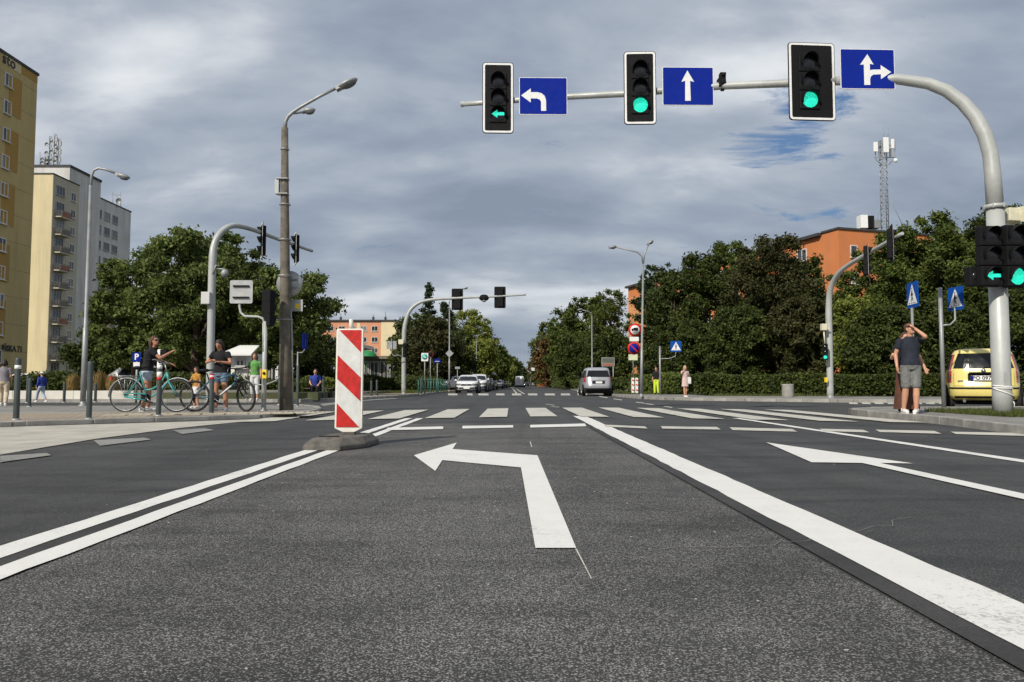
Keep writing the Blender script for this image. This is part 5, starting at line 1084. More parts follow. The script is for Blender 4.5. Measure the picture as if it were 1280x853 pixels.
# right: man on the corner, hand raised to his face; a woman in a long brown skirt behind him
mp_ = gp(1140, 517.5, .12)
person('man in navy t-shirt and grey denim shorts on the right corner, shading his face', mp_, R(168), 1.0,
       dict(elL=(-.20, .26, 1.46), haL=(-.05, .17, 1.62), elR=(.25, -.04, 1.14), haR=(.25, .04, .90), face=(-.55, .8, .30), head=(0, .03, 1.62), fat=1.0, waist=1.1, anL=(-.06, .06, .09), anR=(.12, -.08, .09), knL=(-.07, .07, .5), ftL=(.45, .9), ftR=(-.1, 1), ch=(0, -.03, 1.24), shL=(-.18, .03, 1.43)),
       hair='hair2', hairlen=.1, topm='navy', bottom='shorts', botm=DEN, botlen=.46, vox=.010, sleeves=.5)
person('woman in a long brown skirt hidden behind the man in navy', (mp_.x+.16, mp_.y+.50, .12), R(176), .93,
       dict(elR=(.30, .06, 1.16), haR=(.34, .22, 1.20), elL=(-.30, .06, 1.12), haL=(-.30, .22, .95), face=(0, 1, 0), head=(0, .02, 1.60)), hair='hair2', hairlen=.25, topm='blackc', bottom='skirt', botm=BRN, botlen=.86, vox=.011, sleeves=.5, shoe='black')
# left: two women with bicycles
YW = YK+.42
person('woman in black t-shirt, pale shorts and sunglasses leaning over the turquoise bicycle', (P(183, 500, YW).x, YW, .08), R(-72), .97,
       dict(ch=(0, .05, 1.25), neck=(0, .10, 1.46), head=(0, .14, 1.62), shL=(-.17, .08, 1.40), shR=(.17, .08, 1.40), elL=(-.22, .20, 1.18), haL=(-.16, .46, 1.10), elR=(.24, .30, 1.22), haR=(.12, .50, 1.36), face=(.75, .75, .05), knL=(-.12, .03, .5), anL=(-.16, .02, .09), anR=(.12, -.06, .09)),
       skin='skin2', hair='hair2', hairlen=.26, topm='blackc', bottom='shorts', botm=LDEN, botlen=.2, vox=.011, sleeves=.5, glasses=True)
YW2 = YK+.62
person('woman in black top and blue denim shorts looking down beside the mountain bicycle', (P(275, 500, YW2).x, YW2, .08), R(172), .93,
       dict(head=(.02, .06, 1.61), face=(.05, .85, -.5), elR=(.33, .06, 1.18), haR=(.12, .20, 1.22), elL=(-.30, .08, 1.16), haL=(-.14, .26, 1.18), anL=(-.17, 0, .09), anR=(.10, 0, .09), knL=(-.14, .03, .5), ftL=(-.3, .95)),
       skin='skin2', hair='hair', hairlen=.26, topm='blackc', bottom='shorts', botm=BDEN, botlen=.22, vox=.011, sleeves=.45)
person('small child in mustard top and white skirt between the two bicycles', (P(245, 500, 19.2).x, 19.2, .08), R(150), .60, dict(haR=(.12, .22, 1.15), elR=(.25, .1, 1.15)), hair='hair', hairlen=.24, topm=ORG, bottom='dress', botm=WHC, botlen=.34, vox=.016)
person('person in grey top and beige trousers walking away at the left photo edge', (P(4, 500, 20.9).x, 20.9, .08), R(25), .74, dict(anL=(-.1, .2, .12), knL=(-.1, .2, .52), anR=(.1, -.2, .1)), hair='hair', hairlen=.16, topm=GRT, bottom='trousers', botm=KHK, botlen=.92, vox=.012, sleeves=.6)
person('walker in blue jacket and pale hat in front of the white wall', (P(51.5, 500, 24).x, 24, .1), R(65), .56, dict(anL=(-.1, .28, .12), knL=(-.1, .2, .52), anR=(.1, -.30, .13), knR=(.1, .0, .5)), hair='blond', hairlen=.1, topm=BLT, bottom='trousers', botm=LBL, botlen=.85, vox=.018, sleeves=1.0, hat=WHC)
ps = (P(394, 490, 31).x, 31, .1)
person('seated man in blue t-shirt left of the striped board', ps, R(190), .92, dict(pel=(0, 0, .52), ch=(0, .04, .83), neck=(0, .05, 1.05), head=(0, .08, 1.2), shL=(-.17, .05, .98), shR=(.17, .05, .98), elL=(-.23, .1, .72), elR=(.23, .1, .72), haL=(-.15, .32, .62), haR=(.15, .32, .62), hpL=(-.09, 0, .5), hpR=(.09, 0, .5), knL=(-.12, .42, .5), knR=(.12, .42, .5), anL=(-.12, .40, .09), anR=(.12, .40, .09)), hair='hair', topm=BLT, bottom='trousers', botm='blackc', botlen=.9, vox=.018, shoe='black')
t = thing('bench', 'dark bench under the seated man in blue', 'bench', (ps[0], 31.1, .1))
for y in (-.14, 0, .14): b = MB(); b.box((ps[0], 31.1+y, .52), (1.4, .11, .04)); part(b, 'seat_slat', 'trunk', t)
for x in (-.6, .6): b = MB(); b.box((ps[0]+x, 31.1, .30), (.06, .38, .40)); part(b, 'leg', 'black', t)
person('woman in a pale pink dress standing by the far right kerb', (P(856.5, 490, 33.5).x, 33.5, .12), R(200), .80, dict(elR=(.3, .1, 1.3), haR=(.14, .14, 1.5), anL=(-.03, 0, .09), anR=(.06, .03, .09), knL=(-.06, .02, .5), knR=(.07, .03, .5)), skin='skin', hair='blond', hairlen=.25, topm=PNK, bottom='dress', botm=PNK, botlen=.36, vox=.014)
t = thing('handbag', 'pale shoulder bag beside the woman in pink', 'bag', (P(861, 475, 33.5).x, 33.5, .85)); b = MB(); b.box((t.location.x, 33.5, .85), (.2, .12, .3)); part(b, 'body', WHC, t, bevel=.03); b = MB(); b.tube([(t.location.x-.08, 33.5, 1.0), (t.location.x-.03, 33.5, 1.22), (t.location.x+.04, 33.5, 1.0)], .012, 6); part(b, 'strap', WHC, t)
person('worker in dark top and neon yellow trousers beside the far crossing sign', (P(820.5, 490, 42).x, 42, .12), R(150), .88, dict(anL=(-.12, 0, .09)), hair='hair', topm='blackc', bottom='trousers', botm=NEO, botlen=.95, vox=.018, sleeves=.9, shoe='black')
person('person in green top standing before the white pavilion', (P(318, 490, 27.3).x, 27.3, .1), R(185), .98, dict(), hair='hair2', hairlen=.2, topm=GRN, bottom='trousers', botm=WHC, botlen=.8, vox=.018, sleeves=.6)
# ================================================================== BUILDINGS
WIN = {}
FR = mat('white_window_frame', (.62, .62, .60), .5, 0, .05); FRD = mat('dim_window_frame', (.40, .39, .37), .5, 0, .05)
class Face:
    def __init__(s, par, a, d, z0=0.0): s.p = par; s.a = Vector((a[0], a[1], 0)); s.d = Vector((d[0], d[1], 0)).normalized(); s.n = Vector((s.d.y, -s.d.x, 0)); s.rz = math.atan2(s.d.y, s.d.x)
    def put(s, o, u, z, out=0): q = s.a+s.d*u+s.n*out; o.location = Vector((q.x, q.y, z))-Vector(s.p.location); o.rotation_euler = (0, 0, s.rz); o.parent = s.p; return o
    def window(s, u, z, w, h, mull=1, fm=None, name='window'):
        fm = fm or FR; key = (w, h, mull, fm.name)
        if key not in WIN:
            b = MB(); t = .09; b.box((0, -.02, h/2-t/2), (w, .12, t)); b.box((0, -.02, -h/2+t/2), (w, .12, t)); b.box((-w/2+t/2, -.02, 0), (t, .12, h-2*t)); b.box((w/2-t/2, -.02, 0), (t, .12, h-2*t)); b.box((0, -.08, -h/2-.04), (w+.12, .24, .06))
            for k in range(mull): b.box((-w/2+w*(k+1)/(mull+1), -.02, 0), (.07, .1, h-2*t))
            f = b.build(name, fm); p_ = MB(); p_.box((0, .01, 0), (w-.1, .06, h-.1)); p_ = p_.build('pane', M_['glass']); WIN[key] = (f.data, p_.data); p_.parent = f; return s.put(f, u, z)
        fd, pd = WIN[key]; f = bpy.data.objects.new(name, fd); COL.objects.link(f); p_ = bpy.data.objects.new('pane', pd); COL.objects.link(p_); p_.parent = f; return s.put(f, u, z)
    def panel(s, u0, u1, z0, z1, m, name='panel', th=.03):
        b = MB(); b.box((0, -th/2, 0), (u1-u0, th, z1-z0)); return s.put(b.build(name, m), (u0+u1)/2, (z0+z1)/2)
def volume(t, name, x0, x1, y0, y1, z0, z1, m): b = MB(); b.box(((x0+x1)/2, (y0+y1)/2, (z0+z1)/2), (x1-x0, y1-y0, z1-z0)); return part(b, name, m, t)
YW_ = mat('dull_yellow_render', (.52, .40, .17), .9, 0, .05, .25, .1, 8, dirt=.08); OCH = mat('ochre_render', (.42, .25, .055), .9, 0, .06, .3); CRM = mat('pale_yellow_render', (.66, .56, .34), .9, 0, .04, .3)
GRW = mat('grey_white_render', (.62, .61, .585), .9, 0, .06, .3, dirt=.1); GRB = mat('beige_render_side', (.50, .455, .36), .9, 0, .05, .3, dirt=.08); ROOF = mat('dark_roof_edge', (.05, .05, .05), .8, 0, .2, 1); DRKL = mat('dark_lettering', (.05, .045, .035), .7)
XB = -49.6; y1 = WX(47, 95, XB).y; zt = WX(47, 95, XB).z
t = thing('apartment_tower', 'tall dull yellow tower block with ochre patches cut by the left photo edge', 'building', (XB, 60, 0))
volume(t, 'wall', XB-13, XB, 46, y1, 0, zt, YW_); volume(t, 'roof_edge', XB-13.1, XB+.12, 45.9, y1+.12, zt+.002, zt+.28, ROOF)
f = Face(t, (XB, 0), (0, 1))
def wp(px0, px1, py0, py1, m, name='ochre_panel', th=.03): c = (px0+px1)/2; a, b_ = WX(px0, 200, XB).y, min(y1-.02, WX(px1, 200, XB).y); return f.panel(a, b_, WX(c, py1, XB).z, WX(c, py0, XB).z, m, name, th)
for q in ((8, 24, 95, 145), (6, 22, 163, 214), (4, 20, 230, 283), (-14, 16.5, 304, 352), (-14, 14, 375, 423)): wp(*q, OCH)
wp(23, 45, 86.5, 96.5, OCH, 'ochre_band'); wp(1, 22, 68, 84, CRM, 'pale_panel')
a = WX(11, 77, XB); text('lettering', 'sto', 1.5, DRKL, t, Matrix.Translation((XB+.05, a.y, a.z)) @ Matrix.Rotation(R(90), 4, 'Z') @ FRONT, .02, .03)
a = WX(12, 436, XB); text('lettering', 'MARCELIŃSKA 71', .78, DRKL, t, Matrix.Translation((XB+.02, WX(33, 436, XB).y-3.7, a.z)) @ Matrix.Rotation(R(90), 4, 'Z') @ FRONT, .03, .02)
for k in range(11): f.window(WX(2.5, 300, XB).y, WX(2.5, 96, XB).z-2.72*k, 1.1, 1.35, 1); f.window(WX(2.5, 300, XB).y-5, WX(2.5, 96, XB).z-2.72*k, 1.1, 1.35, 1)
for m_ in (YW_, OCH, CRM, GRW, GRB): streak(m_, .3)
for k in range(1, 12):
    b = MB(); b.box((XB+.002, (46+y1)/2, 2.72*k+1.2), (.012, y1-46.1, .02)); part(b, 'storey_joint', ROOF, t)
# second tower
t = thing('apartment_tower', 'tall pale grey tower with a column of balconies and rooftop antennas', 'building', (-75, 125, 0))
volume(t, 'front_wall', -86, -70, 113.7, 120.7, 0, 32.7, CRM); volume(t, 'recess_wall', -86, -73.4, 120.702, 121.298, 0, 33, mat('shaded_recess_render', (.2, .2, .2), .9))  # recess wall: its shade is put into the dark colour
volume(t, 'tower_wall', -86, -72, 121.3, 130.6, 0, 36.0, GRW); volume(t, 'wing_wall', -87, -73, 130.602, 143.2, 0, 33.6, GRW)
volume(t, 'roof_edge', -86.1, -71.85, 121.2, 130.7, 36.002, 36.4, ROOF); volume(t, 'roof_edge', -86.1, -69.92, 113.6, 120.75, 32.702, 32.9, ROOF); volume(t, 'roof_edge', -87.1, -72.9, 130.75, 143.3, 33.602, 33.8, ROOF)
volume(t, 'side_cladding', -69.998, -69.95, 113.72, 120.68, 0, 32.6, GRB)
f = Face(t, (-69.95, 0), (0, 1))
for k in range(11):
    f.window(119.0, 30.5-2.75*k, 1.35, 1.35, 1); f.window(115.6, 30.6-2.75*k, 2.2, 1.5 if k == 0 else 1.9, 2, FRD)
BAL = mat('balcony_railing', (.16, .14, .12), .7, 0, .15); BALP = mat('balcony_panel_red', (.30, .12, .08), .8, 0, .3, .6)
for k in range(9):
    z = 26.3-2.75*k; b = MB(); b.box((-69.4, 115.6, z), (1.1, 2.9, .16)); s_ = part(b, 'balcony', 'conc_pole' if 0 else GRB, t)
    b = MB()
    for i in range(15): b.box((-68.9, 114.2+.2*i, z+.55), (.03, .03, .95))
    for i in range(5): b.box((-69.9+.2*i, 114.18, z+.55), (.03, .03, .95)); b.box((-69.9+.2*i, 117.02, z+.55), (.03, .03, .95))
    b.box((-68.9, 115.6, z+1.05), (.05, 2.9, .05)); part(b, 'railing', BAL, s_)
    b = MB(); b.box((-68.86, 115.6, z+.5), (.03, 2.1, .75)); part(b, 'railing_panel', BAL if k % 3 else BALP, s_)
f = Face(t, (-72, 0), (0, 1))
for k in range(10): f.window(127.3, 31.2-2.75*k, .6, .75, 0)
f = Face(t, (-73, 0), (0, 1))
for k in range(11):
    for u in (132.0, 134.8, 137.5): f.window(u, 30.9-2.75*k, 1.9, 1.5, 1, FRD)
def lattice(t, x, y, z0, z1, w, m='galv', name='lattice', n=12, r=.04):
    b = MB(); C_ = [(x+w*math.cos(a), y+w*math.sin(a)) for a in (0.3, 2.4, 4.5)]
    for c in C_: b.tube([(c[0], c[1], z0), (c[0], c[1], z1)], r, 5)
    for i in range(n):
        a, b_ = z0+(z1-z0)*i/n, z0+(z1-z0)*(i+1)/n
        for k in range(3): c, d = C_[k], C_[(k+1) % 3]; b.tube([(c[0], c[1], a), (d[0], d[1], b_)], r*.55, 4); b.tube([(c[0], c[1], b_), (d[0], d[1], b_)], r*.5, 4)
    part(b, name, m, t)
a = thing('antenna', 'cluster of antenna poles and dishes on top of the pale grey tower', 'antenna', (-74, 125, 36.4))
for px, y0, y1_ in ((62, 171, 206), (68, 168, 206), (73, 174, 206), (57, 196, 208)):
    q = P(px, y1_, 125); q2 = P(px, y0, 125); lattice(a, q.x, 125, 36.4, q2.z, .22, 'galv', 'pole', 8, .035)
    for zz_ in (.35, .6, .85): b = MB(); b.box((q.x+.35, 124.8, 36.4+(q2.z-36.4)*zz_), (.3, .2, .8)); part(b, 'panel', 'galv', a); b = MB(); b.lathe([(0, 0), (.3, .05), (.33, .12)], (q.x-.3, 124.6, 36.4+(q2.z-36.4)*(zz_-.1)), 12, Matrix.Rotation(R(90), 3, 'X')); part(b, 'dish', 'galv', a)
b = MB(); b.tube([P(50, 199, 124), P(60, 199, 124)], .06, 4); b.tube([P(50, 190, 124), P(50, 209, 124)], .05, 4); part(b, 'cross_bar', 'galv', a)
a = thing('antenna', 'small antenna frame at the right roof end of the pale grey tower', 'antenna', (P(148, 250, 138).x, 138, 33.8))
b = MB(); [b.tube([P(x, y0, 138), P(x, 260, 138)], .05, 5) for x, y0 in ((141, 241), (146, 243), (151, 240))]; b.tube([P(141, 244, 138), P(151, 244, 138)], .04, 5); part(b, 'frame', 'galv', a); b = MB(); b.lathe([(0, 0), (.5, .1), (.55, .2)], P(149, 252, 137.8), 14, Matrix.Rotation(R(90), 3, 'X')); part(b, 'dish', 'galv', a)
# orange building
ORN = mat('orange_render', (.60, .20, .065), .9, 0, .05, .4, .1, 8, dirt=.05); ORP = mat('orange_pale_render', (.66, .30, .12), .9, 0, .05, .4)
A = Vector((34, 78, 0)); D = Vector((-14.8, 47, 0)).normalized(); Nn = Vector((D.y, -D.x, 0)); Lb, Wb, Hb = 49, 12.5, 16.6
t = thing('apartment_block', 'long orange block rising behind the trees on the right', 'building', A)
def obox(u0, u1, v0, v1, z0, z1):
    b = MB(); vs = [A+D*u+Nn*v+Vector((0, 0, z)) for z in (z0, z1) for u, v in ((u0, v0), (u1, v0), (u1, v1), (u0, v1))]; b.add(vs, [(0, 3, 2, 1), (4, 5, 6, 7), (0, 1, 5, 4), (1, 2, 6, 5), (2, 3, 7, 6), (3, 0, 4, 7)]); return b
part(obox(0, Lb, 0, Wb, 0, Hb), 'wall', ORN, t); part(obox(2.5, Lb+.3, -.5, Wb+.3, Hb+.002, Hb+.32), 'roof', ROOF, t); part(obox(-.15, 2.49, -.15, Wb+.3, Hb+.25, Hb+.45), 'parapet', ROOF, t); part(obox(0, 2.49, 0, Wb, Hb+.002, Hb+.249), 'parapet_wall', ORN, t)
f = Face(t, A+D*Lb, -D)
for i in range(12):
    for j in range(4): f.window(Lb-5.7-3.2*i, 15.0-2.8*j, 1.6, 1.35, 1)
f = Face(t, A, Nn)
for j in range(4): f.window(1.9, 14.6-2.8*j, .9, 1.3, 0); f.window(8.5, 14.6-2.8*j, 1.5, 1.3, 1)
f = Face(t, A+D*Lb, -D); f.panel(0, 5, 0, 14.9, ORP, 'pale_band')
for i in range(6): b = obox(8+i*6, 9+i*6, 3, 4, Hb+.32, Hb+.9+.3*(i % 2)); part(b, 'vent', 'galv', t)
def roofbox(px0, px1, y0, y1, Y, m, name): a_, b_ = P(px0, y1, Y), P(px1, y0, Y); b = MB(); b.box(((a_.x+b_.x)/2, Y, (max(Hb+.33, a_.z)+b_.z)/2), (b_.x-a_.x, 1.0, b_.z-max(Hb+.33, a_.z))); part(b, name, m, t)
roofbox(1073.5, 1082, 270, 286, 83, 'signwhite', 'roof_cabinet'); roofbox(1083, 1090, 271, 286, 83.2, 'black', 'cooling_unit'); roofbox(1091, 1098, 276, 286, 83, 'galv', 'roof_cabinet')
Xm, Ym = P(1107, 285, 84).x, 84
a = thing('antenna_mast', 'lattice phone mast with white panels on the orange building', 'antenna', (Xm, Ym, Hb+.3))
zT = P(1107, 176, Ym).z; lattice(a, Xm, Ym, Hb+.3, zT, .45, 'galv', 'lattice', 16, .05)
def mp(px0, px1, y0, y1, dy, name='panel', m='signwhite'): p, q = P(px0, y1, Ym+dy), P(px1, y0, Ym+dy); b = MB(); b.box(((p.x+q.x)/2, Ym+dy, (p.z+q.z)/2), (q.x-p.x, .18, q.z-p.z)); part(b, name, m, a, bevel=.04)
mp(1104.5, 1110.5, 172, 191, -.7); mp(1092, 1097, 178, 190, -.3); mp(1114, 1117.5, 174, 186, -.2); mp(1098.5, 1101, 176, 197, .3, 'remote_unit', 'galv'); mp(1112, 1114, 186, 196, .2, 'remote_unit', 'galv')
b = MB(); b.tube([P(1093, 197, Ym), P(1119, 197, Ym)], .06, 5); b.tube([P(1093, 182, Ym), P(1119, 182, Ym)], .05, 5); b.tube([P(1093, 178, Ym), P(1095, 200, Ym), P(1103, 207, Ym)], .05, 5); b.tube([P(1119, 178, Ym), P(1118, 198, Ym), P(1111, 206, Ym)], .05, 5); part(b, 'head_frame', 'galv', a)
b = MB(); b.lathe([(0, 0), (.22, .03), (.25, .1), (.2, .2), (0, .22)], P(1119, 201, Ym-.3), 14, Matrix.Rotation(R(90), 3, 'X')); part(b, 'dish', 'signwhite', a)
for u_, v_, w_, x_ in ((1105, 176, 1104.5, 158), (1110, 174, 1110, 160)): b = MB(); b.tube([P(u_, v_, Ym), P(w_, x_, Ym)], .025, 4); part(b, 'whip_antenna', 'galv', a)
b = MB(); b.tube([P(1101, 252, Ym), P(1095, 286, Ym+1)], .02, 4); part(b, 'stay', 'galv', a)
b = MB(); b.tube([P(1113, 250, Ym), P(1131, 287, Ym+1)], .03, 4); part(b, 'stay', 'galv', a)
streak(ORN, .22)
# pink and cream building left of centre
Y0 = 189; xa, xm, xb = P(372, 402, Y0).x, P(476.5, 402, Y0).x, P(497.5, 402, Y0).x; zt = P(480, 402.5, Y0).z
PKR = mat('salmon_render', (.62, .29, .17), .9, 0, .06, .4); CR2 = mat('cream_render', (.70, .60, .38), .9, 0, .05, .4)
t = thing('apartment_block', 'distant salmon and cream block seen past the striped board', 'building', (xm, Y0, 0))
volume(t, 'salmon_wall', P(404, 402, Y0).x, xm, Y0, Y0+11, 0, zt, PKR); volume(t, 'cream_wall', xm+.002, xb, Y0-.1, Y0+11, 0, zt+.05, CR2); volume(t, 'cream_wall', xa, P(404, 402, Y0).x-.002, Y0-.1, Y0+11, 0, zt-.1, CR2); volume(t, 'roof_edge', xa-.2, xb+.2, Y0-.3, Y0+11.2, zt+.06, zt+.5, ROOF)
f = Face(t, (0, Y0), (1, 0)); f2 = Face(t, (0, Y0-.1), (1, 0))
for zpy in (411, 424.8, 438.5, 452): 
    for px in (413.4, 427.4, 440.5, 454.4, 468.4): f.window(P(px, zpy, Y0).x, P(px, zpy, Y0).z, 1.6, 1.3, 1)
    for px in (378, 392): f2.window(P(px, zpy, Y0).x, P(px, zpy, Y0).z, 1.6, 1.3, 1)
for zpy in (417.5, 431.5, 445): f.panel(P(446, zpy, Y0).x, P(450, zpy, Y0).x, P(446, 456, Y0).z, P(446, 404, Y0).z, CR2, 'cream_stripe') if zpy < 418 else None
for px, h in ((421.5, 2.6), (463, 2.2), (478.5, 3.0)): b = MB(); q = P(px, 400, Y0); b.box((q.x, Y0+4, zt+1.0), (.5, .5, 1.2)); b.tube([(q.x, Y0+4, zt+1), (q.x, Y0+4, zt+h)], .06, 5); part(b, 'chimney', ROOF, t)
# low shop with flat pale roof
WHW = mat('white_render', (.70, .69, .65), .85, 0, .05, .6, dirt=.1); Y0 = 60
t = thing('shop_building', 'long low shop with a flat pale roof behind the concrete lamp post', 'building', (-18, Y0, 0))
xa, xb = P(262, 430, Y0).x, P(440, 430, Y0).x; zr = P(300, 431, Y0).z
volume(t, 'wall', xa+.6, xb-.8, Y0+1.2, Y0+9, .1, zr, mat('shop_dark_wall', (.12, .11, .10), .8)); volume(t, 'roof', xa, xb, Y0-.4, Y0+9.5, zr+.002, P(300, 426.5, Y0).z, WHW)
f = Face(t, (0, Y0+1.2), (1, 0))
for i in range(6): f.window(xa+1.9+i*1.75, 1.9, 1.6, 2.2, 1, FRD, 'shop_window')
for i in range(5): b = MB(); b.box((xa+.4+i*2.5, Y0, zr/2+.05), (.22, .22, zr-.1)); part(b, 'pillar', WHW, t)
Y0 = 31; t = thing('kiosk', 'small white kiosk with sloping awning behind the right woman with the bicycle', 'kiosk', (-12, Y0, .1))
xa, xb = P(289, 450, Y0).x, P(316, 450, Y0).x; volume(t, 'wall', xa, xb, Y0, Y0+1.5, .1, P(300, 442, Y0).z, WHW)
b = MB(); z0, z1 = P(300, 443.5, Y0).z, P(300, 430, Y0).z
b.add([(xa-.35, Y0-.5, z0), (xb+.1, Y0-.5, z0), (xb-.15, Y0+1.2, z1), (xa-.1, Y0+1.2, z1)]+[(xa-.35, Y0-.5, z0-.06), (xb+.1, Y0-.5, z0-.06), (xb-.15, Y0+1.2, z1-.06), (xa-.1, Y0+1.2, z1-.06)], [(0, 1, 2, 3), (7, 6, 5, 4), (0, 4, 5, 1), (1, 5, 6, 2), (2, 6, 7, 3), (3, 7, 4, 0)]); part(b, 'awning', WHW, t)
f = Face(t, (0, Y0), (1, 0)); f.window((xa+xb)/2-.05, P(300, 454, Y0).z, .42, .36, 1, FRD); f.panel((xa+xb)/2-.3, (xa+xb)/2+.2, P(300, 462, Y0).z, P(300, 460, Y0).z, M_['galv'], 'counter')
t = thing('pavilion', 'low glazed pavilion with green awning beyond the far left pavement', 'building', (-17, 88, 0)); Y0 = 88
xa, xb = P(448, 460, Y0).x, P(512, 460, Y0).x; zr = P(480, 449, Y0).z; volume(t, 'wall', xa, xb, Y0, Y0+8, .1, zr, mat('brown_glass_wall', (.10, .10, .09), .4)); volume(t, 'roof', xa-.5, xb+.5, Y0-.6, Y0+8.4, zr+.002, zr+.35, mat('brown_roof', (.20, .16, .12), .8))
f = Face(t, (0, Y0), (1, 0)); [f.window(xa+.7+i*1.15, zr*.55, 1.0, zr*.75, 1, FRD) for i in range(5)]
q_ = P(459, 446, Y0-1); b = MB(); b.lathe([(1.15, 0), (1.0, .35), (.6, .62), (0, .75)], q_, 16); b.lathe([(.04, -1.6), (.04, 0)], q_, 6); part(b, 'green_awning', mat('green_awning', (.02, .22, .07), .7), t)
# yellow low wall behind far right trees
t = thing('low_building', 'low pale yellow building glimpsed between the trees behind the woman in pink', 'building', (16, 62, 0)); volume(t, 'wall', P(862, 470, 62).x, P(905, 470, 62).x, 62, 68, .1, P(880, 457, 62).z, CR2); volume(t, 'roof', P(860, 470, 62).x, P(907, 470, 62).x, 61.6, 68.4, P(880, 457, 62).z+.002, P(880, 455.5, 62).z, ROOF)
f = Face(t, (0, 62), (1, 0)); [f.window(P(px, 466, 62).x, 1.2, .9, .9, 1) for px in (870, 884, 897)]
# walls
def wall(label, pts, z0, h, th, m, name='wall'):
    t = thing(name, label, 'wall', (*pts[0], z0)); 
    for a_, b_ in zip(pts, pts[1:]):
        a_, b_ = Vector((*a_, 0)), Vector((*b_, 0)); d = (b_-a_); n = int(max(1, d.length//2)); rz = math.atan2(d.y, d.x)
        for i in range(n): c = a_+d*((i+.5)/n); b = MB(); b.box((c.x, c.y, z0+h/2), (d.length/n-.012, th, h), rz); part(b, 'wall_block', m, t, bevel=.008)
wall('low white planter wall running in from the left photo edge', [(-26, 29.0), (-14.6, 29.4)], .08, .36, .35, mat('white_planter_wall', (.62, .60, .54), .85, 0, .07, 2, dirt=.2), 'planter_wall')
wall('low planter wall behind the two women, coloured as in shade', [(-14.5, 29.4), (-9.0, 29.9)], .08, .38, .35, mat('shaded_planter_wall', (.22, .21, .19), .85, 0, .1, 2, dirt=.3), 'planter_wall')  # tree shade put into the darker colour of this wall stretch
b = MB(); b.box((-17, 31.5, .22), (19, 4.4, .3)); tag(b.build('planting_soil', EARTH), kind='structure')

# ================================================================== VEGETATION
L_DARK = leafmat('dark_green_leaves', (0.0178, 0.0269, 0.0069), (0.0474, 0.0672, 0.0149), (0.1111, 0.1277, 0.0298))
L_MID = leafmat('mid_green_leaves', (0.0296, 0.0457, 0.0103), (0.0741, 0.1048, 0.0207), (0.1556, 0.1814, 0.0402))
L_LITE = leafmat('light_green_leaves', (0.0665, 0.096, 0.0162), (0.1615, 0.2, 0.0378), (0.323, 0.32, 0.0743), .3)
L_BRN = leafmat('browning_leaves', (0.0218, 0.0286, 0.0085), (0.0484, 0.0521, 0.017), (0.1014, 0.0924, 0.034))
L_RUST = leafmat('rusty_leaves', (0.0385, 0.0308, 0.01), (0.121, 0.0715, 0.025), (0.22, 0.121, 0.05))
L_CON = leafmat('conifer_needles', (0.012, 0.0203, 0.0091), (0.03, 0.0493, 0.0208), (0.0675, 0.0943, 0.039), .1)
L_GOLD = leafmat('golden_grass_leaves', (0.12, 0.09, 0.03), (0.28, 0.19, 0.07), (0.42, 0.3, 0.13))
L_FEA = leafmat('feathery_green_leaves', (.045, .068, .018), (.11, .15, .040), (.24, .28, .085), .35)
def leafcloud(r, C_, CR, cen, n, L, flat=.75, droop=0, aspect=.5):
    k = len(C_); w = CR**2; idx = r.choice(k, n, p=w/w.sum()); d = r.randn(n, 3); d /= np.linalg.norm(d, axis=1)[:, None]
    rad = CR[idx]*np.clip(np.abs(r.randn(n)*.42+.62), 0, 1.65); p = C_[idx]+d*rad[:, None]*np.array([1, 1, flat]); p[:, 2] -= droop*r.rand(n)*CR[idx]
    nr = d*.4+np.array([0, 0, .45])+r.randn(n, 3)*.7; nr /= np.linalg.norm(nr, axis=1)[:, None]
    tv = np.cross(nr, r.randn(n, 3)); tv /= np.linalg.norm(tv, axis=1)[:, None]+1e-9; bv = np.cross(nr, tv)
    s = L*(.6+.8*r.rand(n))[:, None]; v = np.zeros((n, 4, 3)); v[:, 0] = p-tv*s*.5; v[:, 1] = p+bv*s*aspect*.5+nr*s*.06; v[:, 2] = p+tv*s*.5; v[:, 3] = p-bv*s*aspect*.5
    return v.reshape(-1, 3)
ENV = dict(round=lambda f: np.sqrt(np.clip(1-(2*f-1)**2, 0, 1))**.75, oval=lambda f: np.clip(np.sin(np.pi*np.clip(f*.86+.07, 0, 1)), 0, 1)**.5, cone=lambda f: (1-f)**.85*.95+.03, pine=lambda f: np.clip(1.05-f*.95, 0, 1)**.6*.9, spread=lambda f: np.clip(1-np.abs(f-.55)*1.3, .2, 1)**.6)
DENS = lambda Y: 3.1 if Y < 45 else 2.7 if Y < 70 else 1.9 if Y < 130 else 1.3
LSC = lambda Y: .56 if Y < 45 else .62 if Y < 70 else .75
